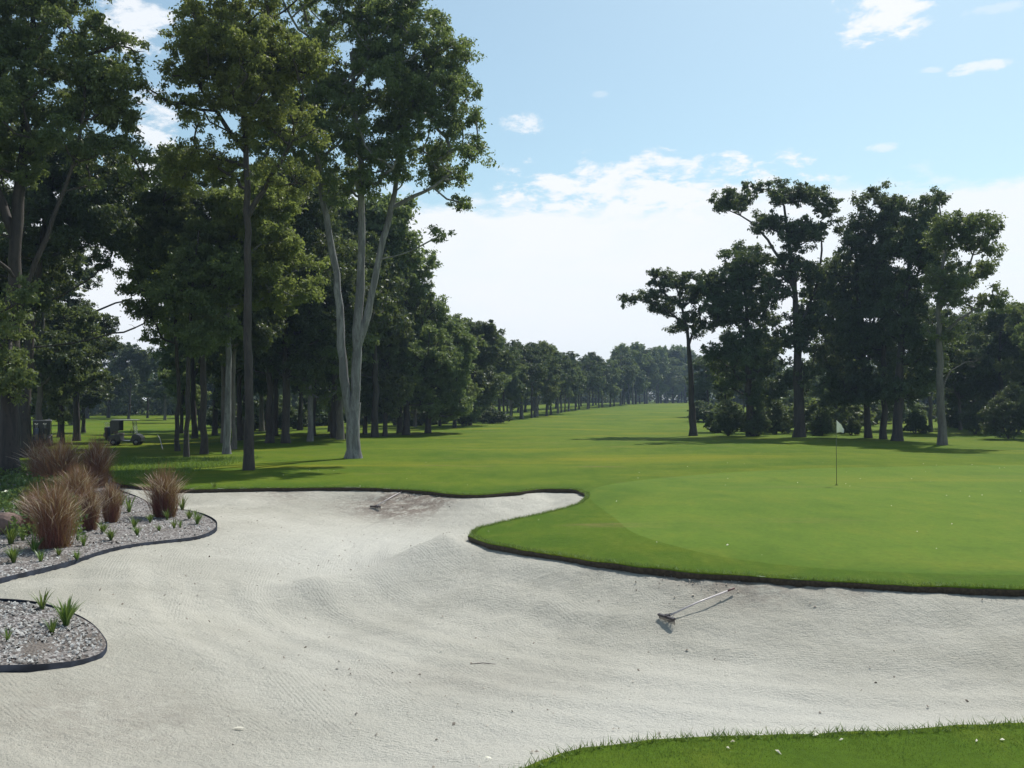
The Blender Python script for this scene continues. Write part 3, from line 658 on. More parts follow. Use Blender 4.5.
px_tree('gum_tree', 'tallest gum beyond the green with flat spreading umbrella top', 799, 437,
  [([(799, 438), (798, 390), (797, 340), (796, 300), (793, 265), (788, 230), (785, 205)], .42, .08), ([(795, 290), (775, 250), (752, 222), (730, 210)], .15, .04), ([(797, 330), (812, 300), (822, 260), (822, 220)], .14, .04)],
  [(735, 203, 24, 8, .9), (768, 190, 26, 10, 1), (803, 193, 26, 10, 1), (820, 208, 14, 10, .8), (775, 225, 22, 9, .8), (805, 232, 26, 14, 1), (800, 265, 28, 18, .9), (820, 290, 16, 22, .7), (775, 290, 20, 16, .6), (812, 330, 20, 22, .6), (785, 340, 22, 24, .5), (810, 380, 25, 18, .5)],
  170, 36000, .28, 33, M_leaf_d, M_barkd, group=G_R, minz=5.5, rad=(.45, .95))
for i, (bx, by, lab, tr, bl, n) in enumerate([
   (868, 438, 'dark gum, left trunk of the dense clump right of the flag', [([(868, 439), (866, 390), (862, 340), (858, 280), (855, 240)], .26, .08)],
     [(852, 240, 16, 22, 1), (850, 280, 24, 30, 1), (862, 330, 30, 32, 1), (845, 350, 22, 40, .9), (855, 390, 30, 18, .8), (850, 215, 8, 10, .5)], 150),
   (883, 439, 'slim gum, middle trunk of the dense clump right of the flag', [([(883, 440), (884, 390), (884, 330), (882, 270), (880, 220)], .24, .07)],
     [(882, 205, 20, 13, 1), (880, 240, 26, 30, 1), (888, 290, 28, 30, .9), (888, 350, 24, 30, .7), (875, 270, 20, 30, .6), (890, 390, 28, 14, .6)], 140),
   (897, 441, 'gum with a thicker trunk, right one of the dense clump', [([(897, 442), (899, 390), (903, 330), (910, 270), (918, 225)], .36, .08)],
     [(920, 215, 22, 16, 1), (915, 250, 26, 28, 1), (910, 310, 26, 34, 1), (925, 350, 26, 30, .7), (905, 385, 26, 18, .6)], 150)]):
    px_tree('gum_tree', lab, bx, by, tr, bl, n, 36000, .29, 34+i, M_leaf_d, M_barkd, group=G_R, minz=3.5, rad=(.5, 1.1))
px_tree('gum_tree', 'open airy gum with grey trunk, nearest tree beyond the green', 942, 445,
  [([(942, 446), (941, 400), (940, 350), (940, 300), (946, 255), (955, 225)], .27, .07), ([(940, 340), (958, 320), (975, 310), (992, 300)], .11, .04), ([(940, 310), (968, 270), (980, 240)], .11, .04), ([(941, 395), (950, 372), (966, 362)], .07, .02)],
  [(960, 225, 22, 12, 1), (978, 235, 18, 16, 1), (945, 240, 16, 16, .8), (985, 262, 16, 18, 1), (960, 275, 24, 16, .9), (940, 290, 18, 20, .8), (975, 300, 14, 10, .7), (995, 300, 14, 10, .9), (940, 330, 16, 14, .5)],
  120, 20000, .24, 38, M_leaf, M_barkg, group=G_R, minz=5, rad=(.4, .85), bare=((1.8, -.5, 5.2), (2.2, .3, 4.9)))

# repeated background trees: prototypes with shared meshes
def proto(seed, H, crown, lmat, bmat, leaves=15000, size=.42, r0=.22, low=.3, n=90):
    rng = np.random.default_rng(seed)
    tx = rng.uniform(-.8, .8); T = [([(0, 0, -.15), (tx*.2, 0, H*.25), (tx*.6, .2, H*.55), (tx, .3, H*.85)], r0, .06)]
    if seed % 2: T.append(([(tx*.25, .05, H*.3), (-.9, .4, H*.55), (-1.6, .4, H*.75)], r0*.55, .04))
    B = []
    for k_ in range(9):
        a = rng.uniform(0, 6.28); hh = rng.uniform(low, .9); w = crown*(1-.55*abs(hh-.62)/.4)
        B.append((tx*hh+math.cos(a)*w*.55, math.sin(a)*w*.55, H*hh, w*.55, w*.55, H*.10, 1))
    B.append((tx, .3, H*.9, crown*.5, crown*.5, H*.07, .9))
    r = make_tree('gum_tree', 'x', 'tree', (0, 0, 0), T, B, n, leaves, size, rng, lmat, bmat, minz=H*.2, rad=(.6, 1.25)); r['H'] = H
    return r
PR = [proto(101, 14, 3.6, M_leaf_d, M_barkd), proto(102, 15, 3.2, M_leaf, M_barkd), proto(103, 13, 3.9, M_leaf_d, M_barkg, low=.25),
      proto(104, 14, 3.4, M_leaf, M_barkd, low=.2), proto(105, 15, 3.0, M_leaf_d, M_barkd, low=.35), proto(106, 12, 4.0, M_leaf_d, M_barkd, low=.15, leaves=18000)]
used = set()
rb_ = random.Random(4)
def put_tree(px, d, top, pi, label, group, xz=1.0):
    x = (px-512)/F*d; z = float(turf_z(x, d)); p = PR[pi]; zt = CAMZ-(top-HORIZ)/F*d; s = (zt-z)/(p['H']*.97)
    if pi in used: r = copy_tree(p)
    else: r = p; used.add(pi)
    r.location = (x, d, z-.05); r.rotation_euler = (0, 0, rb_.uniform(0, 6.28)); w = s*xz*rb_.uniform(.92, 1.12); r.scale = (w, w, s)
    r['label'] = label; r['group'] = group; return r
# left grove, behind the named trees
gl = 'shaded trees deep in the left grove'
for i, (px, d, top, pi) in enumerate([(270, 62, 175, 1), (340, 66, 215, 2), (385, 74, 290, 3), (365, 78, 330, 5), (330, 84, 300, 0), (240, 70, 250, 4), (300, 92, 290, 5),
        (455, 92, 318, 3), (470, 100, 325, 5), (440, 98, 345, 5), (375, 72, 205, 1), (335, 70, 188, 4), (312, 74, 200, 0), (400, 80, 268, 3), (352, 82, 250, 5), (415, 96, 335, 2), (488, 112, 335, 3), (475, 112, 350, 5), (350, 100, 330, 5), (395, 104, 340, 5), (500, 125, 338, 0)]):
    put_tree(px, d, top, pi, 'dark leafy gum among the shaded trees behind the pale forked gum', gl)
for i, (px, d, top, pi) in enumerate([(195, 80, 250, 0), (215, 88, 270, 3), (245, 82, 280, 5), (262, 95, 290, 2), (182, 95, 318, 3), (275, 75, 240, 1), (225, 66, 230, 2), (200, 104, 330, 5), (240, 108, 335, 5)]):
    put_tree(px, d, top, pi, 'x', 'trees behind the golf cart lawn')
gl2 = 'dark trees filling the far left edge'
for i, (px, d, top, pi) in enumerate([(-25, 50, 120, 0), (-60, 45, 60, 1), (40, 66, 250, 2), (0, 72, 230, 3), (-40, 70, 200, 4), (60, 84, 310, 5), (20, 90, 300, 5), (-95, 60, 120, 2), (62, 70, 305, 3), (84, 96, 338, 5), (38, 88, 322, 2)]):
    put_tree(px, d, top, pi, 'dark leafy gum crowding the far left edge behind the thick trunk', gl2)
# far rows across the open lawn on the left
for i in range(26):
    px = -90+i*18+rb_.uniform(-5, 5); d = rb_.uniform(125, 175)
    put_tree(px, d, rb_.uniform(338, 356) if px > 95 else rb_.uniform(315, 345), i % 6, 'small distant gum in the dark row beyond the open lawn at left', 'distant trees beyond the left lawn', 1.15)
# long avenue along the fairway, running away to the right
for i in range(34):
    t = i/33; px = 498+t*172; d = 118+ (t**1.6)*190
    top = 352-8*math.sin(t*9)-1*math.exp(-((t-.75)/.12)**2)+12*max(0, t-.85)/.15+rb_.uniform(-6, 8)
    put_tree(px+rb_.uniform(-3, 3), d, top, [0, 1, 2, 3, 4, 2][i % 6], 'dark gum in the long row along the far side of the fairway', 'trees lining the far fairway')
for i in range(26):
    t = i/25; px = 485+t*200; d = 150+(t**1.5)*190
    put_tree(px+rb_.uniform(-4, 4), d, 355-7*math.sin(t*7)+rb_.uniform(-4, 10), i % 6, 'gum crown showing behind the long row along the fairway', 'second row behind the fairway trees', 1.2)
# end of the fairway and behind the right-hand trees
for i in range(20):
    px = 664+i*5.2+rb_.uniform(-2, 2); put_tree(px, rb_.uniform(330, 380), rb_.uniform(352, 372), i % 6, 'tiny far gum closing off the end of the fairway', 'trees at the end of the fairway', 1.3)
for i in range(26):
    px = 712+i*14+rb_.uniform(-4, 4); d = rb_.uniform(125, 165)
    put_tree(px, d, rb_.uniform(352, 378) if px < 960 else rb_.uniform(310, 335), [5, 3, 2, 0, 5, 4][i % 6], 'dark tree in the backdrop beyond the right-hand gums', 'backdrop trees at the right', 1.2)
for i, (px, d, top, pi, xz) in enumerate([(1000, 80, 308, 5, 1.1), (1035, 76, 300, 3, 1), (975, 88, 330, 5, 1.1), (1060, 70, 290, 1, 1), (960, 84, 345, 2, 1), (835, 84, 262, 3, .8), (770, 82, 335, 5, .9), (930, 80, 300, 2, .9), (725, 84, 330, 4, .8), (900, 86, 320, 5, .8), (1090, 78, 300, 2, 1)]):
    put_tree(px, d, top, pi, 'leafy dark gum packed in behind the front trees beyond the green', 'filler trees beyond the green', xz)

# the unbroken woods that close the view
def wood(line, depth, h, n, leaves, seed, label):
    rng = np.random.default_rng(seed); P = catmull(line, 3.0, False); i = rng.integers(0, len(P), n)
    x = P[i, 0]+rng.uniform(-3, 3, n); y = P[i, 1]+rng.uniform(0, depth, n); hh = h*(.78+.35*(vnoise(x+900, y, 11, seed)+.5)); z = turf_z(x, y)+rng.random(n)**1.1*hh
    V, Fc, t = leaf_cloud(np.column_stack([x, y, z]), rng.uniform(1.4, 2.6, n), np.full(n, leaves//n), rng, .8, .4)
    o = mesh_obj('distant_wood', V, Fc, M_leaf_d); attr(o, 'tint', t); tag(o, label, 'wood', kind='stuff')
wood([(-260, 175), (-150, 185), (-70, 192), (-45, 205)], 22, 9.5, 2200, 200000, 61, 'far dark wood behind the open lawn at left')
wood([(-45, 175), (-12, 205), (5, 250), (28, 310), (48, 385), (90, 410), (300, 400)], 20, 10, 2600, 230000, 62, 'far dark wood behind the fairway avenue')
wood([(50, 205), (95, 180), (150, 160), (230, 150)], 20, 9, 2600, 230000, 63, 'far dark wood behind the gums at right')

ORD = 'first second third fourth fifth sixth seventh eighth ninth tenth eleventh twelfth thirteenth fourteenth fifteenth sixteenth seventeenth eighteenth nineteenth twentieth twenty-first twenty-second twenty-third twenty-fourth twenty-fifth twenty-sixth twenty-seventh twenty-eighth twenty-ninth thirtieth thirty-first thirty-second thirty-third thirty-fourth thirty-fifth'.split()
def number(group, fmt):
    L = sorted([o for o in C.objects if o.get('group') == group and o.parent is None], key=lambda o: o.location.x/o.location.y)
    for i, o in enumerate(L): o['label'] = fmt % ORD[i]
number(gl, '%s from the left of the shaded gums behind the pale forked gum')
number('trees behind the golf cart lawn', '%s from the left of the shaded gums right of the golf carts')
number(gl2, '%s from the left of the dark gums crowding behind the thick left trunk')
number('distant trees beyond the left lawn', '%s from the left of the small distant gums beyond the left lawn')
number('trees lining the far fairway', '%s gum from the left in the long row along the far fairway')
number('second row behind the fairway trees', '%s crown from the left behind the long row along the fairway')
number('trees at the end of the fairway', '%s from the left of the tiny gums closing off the fairway')
number('backdrop trees at the right', '%s from the left of the backdrop trees beyond the right-hand gums')
number('filler trees beyond the green', '%s from the left of the leafy gums packed behind the front right trees')

# shrubs
def shrub(px, d, top, w, seed, label, mat=M_leaf_d, leaves=6000):
    x = (px-512)/F*d; z = float(turf_z(x, d)); H = CAMZ-(top-HORIZ)/F*d-z; rng = np.random.default_rng(seed); wm = w*d/F/2
    return make_tree('shrub', label, 'shrub', (x, d, z), [([(0, 0, -.05), (.05, 0, H*.3), (0, 0, H*.6)], .06, .02), ([(0, 0, -.05), (-wm*.4, .1, H*.35), (-wm*.5, .1, H*.55)], .04, .02)],
       [(wm*rng.uniform(-.15, .15), 0, H*.42, wm*.7, wm*.7, H*.38, 1), (wm*.45, .2, H*.28, wm*.6, wm*.6, H*.24, .8), (-wm*.5, -.2, H*.25, wm*.6, wm*.6, H*.22, .8), (wm*rng.uniform(-.4, .4), .3, H*.75, wm*.35, wm*.35, H*.18, .6)], 48, leaves, .2, rng, mat, M_barkd, rad=(.16*min(2, H/2), .42*min(2, H/2)), minz=.1, kr=.5)
shrub(728, 74, 395, 34, 51, 'round dark shrub between the lone gum and its right neighbour')
shrub(757, 72.5, 404, 26, 52, 'lower loose shrub at the foot of the second gum')
shrub(715, 80, 408, 16, 53, 'tiny shrub right of the lone slim gum')
shrub(776, 76, 400, 30, 54, 'straggly bush just left of the tallest gum')
shrub(822, 73, 400, 26, 55, 'dark bush just left of the white flag', M_leaf_d)
shrub(851, 74, 412, 22, 56, 'small dark bush just right of the white flag', M_leaf_d)
shrub(915, 78, 410, 30, 57, 'loose bush between the clump and the airy gum', M_leaf_d)
shrub(1008, 68, 370, 44, 58, 'dense dark bush reaching the ground at right edge', M_leaf_d, 12000)
shrub(975, 76, 395, 34, 59, 'dark bush left of the dense one at right edge', M_leaf_d, 9000)
shrub(-40, 60, 380, 60, 60, 'dark bush low at the far left edge', M_leaf_d)

BUSH = make_tree('shrub', 'x', 'shrub', (0, 0, 0), [([(0, 0, -.05), (.1, 0, .8), (0, 0, 1.7)], .06, .02), ([(0, 0, -.05), (-.7, .1, .8), (-.9, .1, 1.4)], .04, .02)],
    [(0, 0, 1.2, 1.3, 1.2, 1.0, 1), (1.0, .2, .9, 1.0, 1.0, .8, .8), (-1.1, -.2, .8, 1.0, 1.0, .7, .8), (.3, .2, 2.2, .7, .7, .6, .5)], 60, 7000, .3, np.random.default_rng(77), M_leaf_d, M_barkd, rad=(.3, .7), minz=.1, kr=.5)
BUSH2 = make_tree('shrub', 'x', 'shrub', (0, 0, 0), [([(0, 0, -.05), (-.1, 0, .9), (.2, 0, 2.2)], .06, .02)],
    [(0, 0, 1.3, 1.0, 1.0, 1.1, 1), (.6, .2, .8, 1.2, 1.0, .7, .8), (-.4, .2, 2.6, .7, .7, .7, .6)], 50, 6000, .3, np.random.default_rng(78), M_leaf, M_barkd, rad=(.3, .7), minz=.1, kr=.5)
bu = set()
def bush(px, d, top, group):
    x = (px-512)/F*d; z = float(turf_z(x, d)); H = CAMZ-(top-HORIZ)/F*d-z; i = rb_.randint(0, 1); p = (BUSH, BUSH2)[i]; r = p if i not in bu else copy_tree(p); bu.add(i)
    r.location = (x, d, z); r.rotation_euler = (0, 0, rb_.uniform(0, 6.28)); h = H/3.0; r.scale = (h*rb_.uniform(.9, 1.7), h*rb_.uniform(.9, 1.7), h); r['group'] = group
for i in range(26): bush(704+i*13.5+rb_.uniform(-6, 6), rb_.uniform(84, 125), rb_.uniform(384, 408), 'understory bushes at the right')
for i in range(22): bush(235+i*12.5+rb_.uniform(-6, 6), rb_.uniform(96, 128), rb_.uniform(388, 406), 'understory bushes in the left grove')
number('understory bushes at the right', '%s from the left of the dark bushes under the right-hand gums')
number('understory bushes in the left grove', '%s from the left of the dark bushes under the left grove')

# ---------------------------------------------------------------- red fountain grass
def fountain(seed, H, Wd, nb=1300, ns=80):
    rng = np.random.default_rng(seed); root = empty('fountain_grass'); 
    def strands(n, hmin, hmax, w0, spread, name, mat, head=False):
        a = rng.uniform(0, 6.28, n); lean = rng.random(n)**.8*spread; hh = rng.uniform(hmin, hmax, n)*(1-.25*lean/spread); base = rng.normal(0, .07*Wd, (n, 2))
        K = 6; Vs = np.zeros((n, K, 2, 3)); tilt = rng.uniform(0, 6.28, n)
        dz1 = rng.normal(0, .09, (n, 2)); dz2 = rng.normal(0, .05, (n, 2))
        for j in range(K):
            t = j/(K-1); r = lean*Wd*t**1.35; zz = hh*(t-.16*lean*t**3)
            if head: zz = hh*(t-.22*t**4); 
            c = np.column_stack([base[:, 0]+np.cos(a)*r, base[:, 1]+np.sin(a)*r, zz])
            c[:, :2] += dz1*t**2+dz2*math.sin(t*5)
            w = w0*(1-.85*t) if not head else w0*(.25 if t < .75 else (1.5 if t < .95 else .5))
            side = np.column_stack([np.cos(tilt), np.sin(tilt), 0*a])*w
            Vs[:, j, 0] = c-side; Vs[:, j, 1] = c+side
        b0 = np.arange(n)[:, None]*K*2; Fs = np.concatenate([b0+np.array([2*j, 2*j+1, 2*j+3, 2*j+2]) for j in range(K-1)])
        o = mesh_obj(name, Vs.reshape(-1, 3), Fs, mat, root); attr(o, 'tint', np.repeat(rng.random(n), K*2))
    strands(int(nb*1.3), H*.4, H*1.06, .0038, .38, 'foliage', M_redgrass)
    strands(int(ns*2.6), H*.7, H*1.14, .005, .5, 'seed_head', M_seed, True)
    return root
FP = [fountain(71, 1.0, 1.0), fountain(72, 1.0, .8), fountain(73, 1.0, 1.2, 1700, 110)]; fu = set()
def put_plant(protos, usedset, i, px, py, sc, label, cat, group, zf=bed_z, rz=None, sxy=1.0):
    g = ray(px, py, lambda x, y: 0*x-.2)
    z = float(zf(np.array([g[0]]), np.array([g[1]]))[0])
    # keep the plant's foot where it stands in the photo
    g = ray(px, py, lambda x, y: 0*x+z); z = float(zf(np.array([g[0]]), np.array([g[1]]))[0])
    lab_ = label; p = protos[i]; r = p if i not in usedset else copy_tree(p); usedset.add(i)
    r.location = (g[0], g[1], z-.02); r.rotation_euler = (0, 0, rb_.uniform(0, 6.28)); sc *= 1.18 if 'strappy' in lab_ else 1.0; r.scale = (sc*sxy, sc*sxy, sc); tag(r, label, cat, group); return r
GF = 'red fountain grasses in the large bed'
for i, px, py, hpx, sxy, lab in [(0, 165, 516, 52, .95, 'bushy red fountain grass alone at the tip of the large bed'), (1, 112, 522, 46, .8, 'red fountain grass second from the bed tip, beside a smaller one'),
      (1, 91, 530, 50, .75, 'narrow red fountain grass touching the tall clump on its left'), (2, 56, 547, 74, .75, 'tallest red fountain grass, front of the large bed'),
      (0, 34, 533, 50, .7, 'red fountain grass leaning behind the tallest clump'), (2, 62, 490, 56, .9, 'wide red fountain grass in the back row, below the left cart'),
      (0, 98, 486, 50, .8, 'rightmost red fountain grass of the back row'), (1, 42, 485, 50, .9, 'leftmost red fountain grass of the back row'), (2, 78, 508, 48, .8, 'red fountain grass in the middle of the bed')]:
    g = ray(px, py, lambda x, y: 0*x-.15); put_plant(FP, fu, i, px, py, hpx*g[1]/F*1.08, lab, 'ornamental grass', GF, sxy=sxy)

def strap(seed, n=34):
    rng = np.random.default_rng(seed); K = 5; a = rng.uniform(0, 6.28, n); lean = rng.uniform(.1, .75, n); L = rng.uniform(.6, 1, n)
    Vs = np.zeros((n, K, 2, 3))
    for j in range(K):
        t = j/(K-1); r = lean*t**1.5*L; z = L*(t-.3*lean*t**3); w = .035*(1-t)**.7+.002
        c = np.column_stack([np.cos(a)*(r+.04), np.sin(a)*(r+.04), z]); sd_ = np.column_stack([-np.sin(a), np.cos(a), 0*a])*w
        Vs[:, j, 0] = c-sd_; Vs[:, j, 1] = c+sd_
    b0 = np.arange(n)[:, None]*K*2; Fs = np.concatenate([b0+np.array([2*j, 2*j+1, 2*j+3, 2*j+2]) for j in range(K-1)])
    o = mesh_obj('strappy_plant', Vs.reshape(-1, 3), Fs, M_strap); attr(o, 'tint', np.repeat(rng.random(n), K*2)); return o
SPp = [strap(81), strap(82, 22), strap(83, 48)]; su = set(); GS = 'green strappy plants in the large bed'
put_plant(SPp, su, 2, 68, 627, .42, 'bushy green strappy plant, largest in the small bed', 'plant', 'green plants in the small bed')
put_plant(SPp, su, 1, 44, 609, .34, 'upright thin strappy plant at the far rim of the small bed', 'plant', 'green plants in the small bed')
put_plant(SPp, su, 0, 54, 635, .26, 'low strappy plant at the foot of the bushy one', 'plant', 'green plants in the small bed')
put_plant(SPp, su, 1, 10, 641, .24, 'sparse little plant near the left edge of the small bed', 'plant', 'green plants in the small bed')
for i, (px, py, s_) in enumerate([(8, 512, .6), (26, 520, .55), (48, 516, .6), (12, 545, .5), (70, 522, .5), (104, 533, .3), (122, 505, .5), (175, 528, .28), (190, 519, .3), (78, 560, .25), (42, 562, .3), (112, 540, .3), (135, 528, .32), (130, 512, .5), (151, 522, .25), (168, 519, .3), (183, 510, .45), (198, 524, .32), (85, 545, .28), (24, 540, .35), (15, 562, .36), (160, 531, .22), (181, 527, .22), (60, 556, .2), (36, 552, .4), (196, 516, .22), (138, 535, .25), (215, 488, .25)]):
    lab = 'small green strappy plant dotted along the front of the large bed'
    put_plant(SPp, su, i % 3, px, py, s_, lab, 'plant', GS)
number(GS, '%s from the left of the small green strappy plants in the large bed')
RK = ray(6, 531, lambda x, y: 0*x-.15)
# leafy ground cover on the left of the large bed
r_ = np.random.default_rng(91); N = 4200
gc = r_.uniform((-24, 17), (-9, 34), (9000, 2)); w_ = vnoise(gc[:, 0]+40, gc[:, 1], 1.6, 9)+.35
pxs = gc[:, 0]/gc[:, 1]*F+512; gc = gc[(pxs < 85-.0*pxs) & (gc[:, 1] > 19.5) & (w_ > .2) & inside(gc[:, 0], gc[:, 1], BED1) & (np.hypot(gc[:, 0]-RK[0], (gc[:, 1]-RK[1]+.9)/2) > .75)][:N]
cz = bed_z(gc[:, 0], gc[:, 1]); cen_ = np.column_stack([gc, cz+r_.uniform(.1, .55, len(gc))])
V, Fc, t = leaf_cloud(cen_, np.full(len(cen_), .16), np.full(len(cen_), 9), r_, .12, .1)
o = mesh_obj('ground_cover', V, Fc, M_cover); attr(o, 'tint', t); tag(o, 'low leafy green ground cover at the left of the large bed', 'ground cover', kind='stuff')
# weedy grass on the lawn behind the beds
gw = r_.uniform((-22, 33), (-12, 46), (9000, 2)); gw = gw[~inside(gw[:, 0], gw[:, 1], SAND)]
blades('rough_grass', gw, turf_z, r_, .05, .2, .02, M_blade, 'longer rough grass behind the large bed', 'grass', .4)

# red-brown boulder
def rock(px, py, s_, label):
    import bmesh
    g = ray(px, py, lambda x, y: 0*x-.15); rng = np.random.default_rng(7); bm = bmesh.new(); bmesh.ops.create_icosphere(bm, subdivisions=3, radius=1)
    dirs = rng.normal(size=(14, 3)); dirs /= np.linalg.norm(dirs, axis=1)[:, None]; cut = rng.uniform(.62, .95, 14)
    for v in bm.verts:
        p = np.array(v.co)
        for d_, c_ in zip(dirs, cut):
            q_ = p@d_
            if q_ > c_: p = p-d_*(q_-c_)
        v.co = Vector(p*np.array([1.1, .9, .75])*s_)
    me = bpy.data.meshes.new('boulder'); bm.to_mesh(me); bm.free(); o = bpy.data.objects.new('boulder', me); C.objects.link(o)
    me.materials.append(plain('rock', (.15, .10, .085), .9, 0, .45, 4)); z = float(bed_z(np.array([g[0]]), np.array([g[1]]))[0]); o.location = (g[0], g[1], z+s_*.35); tag(o, label, 'rock')
rock(6, 531, .42, 'reddish brown boulder at the left edge of the large bed')

# ---------------------------------------------------------------- bunker rakes
M_white = plain('white_paint', (.5, .45, .45), .4); M_dark = plain('dark_plastic', (.05, .04, .045), .5); M_wood = plain('grip', (.12, .05, .05), .6)
def surf(px, py):
    t = np.linspace(5, 32, 900); x = (px-512)/F*t; z = CAMZ-(py-HORIZ)/F*t; g = sand_z(x, t); i = int(np.argmax(z <= g))
    return Vector((x[i], t[i], float(g[i])))
def rake(ph, pe, wpx, label):
    a = surf(*ph); b = surf(*pe); b.z += .05; L = (b-a).length; ux = (b-a).normalized(); z_ = Vector((0, 0, 1)); yv_ = z_.cross(ux).normalized(); zz = ux.cross(yv_)
    root = empty('bunker_rake', a); tag(root, label, 'rake', 'bunker rakes')
    M4 = Matrix((ux, yv_, zz)).transposed().to_4x4(); root.matrix_world = Matrix.Translation(a)@M4
    hw = .19
    MB().tube([(.02, 0, .085), (L*.5, 0, .075), (L, 0, .03)], .014, 8).build('handle', M_white, root, True)
    MB().tube([(L-.02, 0, .032), (L+.12, 0, .024)], .016, 8).build('grip', M_wood, root, True)
    hd = MB().box((0, 0, .085), (.045, hw*2, .035), bev=.006).box((.02, 0, .09), (.08, .05, .045), bev=.008).build('rake_head', M_dark, root)
    for i in range(13):
        y_ = -hw+.015+i*(2*hw-.03)/12
        MB().tube([(0, y_, .075), (-.004, y_, .03), (-.012, y_, .0)], [.008, .007, .004], 6).build('tooth', M_dark, hd)
    MB().tube([(.16, 0, .085), (.03, hw*.55, .085)], .006, 6).tube([(.16, 0, .085), (.03, -hw*.55, .085)], .006, 6).build('brace', M_dark, root)
rake((667, 622), (728, 595.5), 24, 'white-handled bunker rake lying in front of the green')
rake((376, 509), (406, 492), 12, 'white-handled bunker rake lying at the back of the bunker')

# ---------------------------------------------------------------- flagstick
g = ray(836, 485); z = float(turf_z(g[0], g[1]))
root = empty('flagstick', (g[0], g[1], z)); tag(root, 'thin flagstick with hanging white flag on the putting green', 'flagstick')
MB().tube([(0, 0, -.02), (0, 0, 2.14)], [.011, .008], 8).build('pole', plain('pole_dark', (.12, .13, .08), .4), root, True)
nx, nz = 14, 12; V = []
for j in range(nz):
    for i in range(nx):
        u = i/(nx-1); v = j/(nz-1)
        V.append((.012+u*.25*(1-.15*v), .05*math.sin(u*9+v*2)*u**.6, 2.12-v*.42-u*.20*(1-v)-.10*u*u+(.10*u*v)))
Fs = [(j*nx+i, j*nx+i+1, (j+1)*nx+i+1, (j+1)*nx+i) for j in range(nz-1) for i in range(nx-1)]
fm = leaf_mat('flag_cloth', (.85, .86, .88), (.85, .86, .88), .5, .7)
fo = mesh_obj('flag', V, Fs, fm, root, True)
attr(fo, 'tint', [.5]*len(V)); sol = fo.modifiers.new('thick', 'SOLIDIFY'); sol.thickness = .004
MB().tube([(0, 0, 2.12), (0, 0, 2.17)], [.016, .012], 8).build('cap', M_dark, root, True)
n = 24; V = [(math.cos(2*math.pi*i/n)*.054, math.sin(2*math.pi*i/n)*.054, h_) for h_ in (.012, -.1) for i in range(n)]
cup = mesh_obj('hole_cup', V, [(i, (i+1) % n, n+(i+1) % n, n+i) for i in range(n)]+[tuple(range(n, 2*n))], M_dark); cup.location = (g[0], g[1], z)
tag(cup, 'small round hole cup at the foot of the flagstick', 'golf hole')

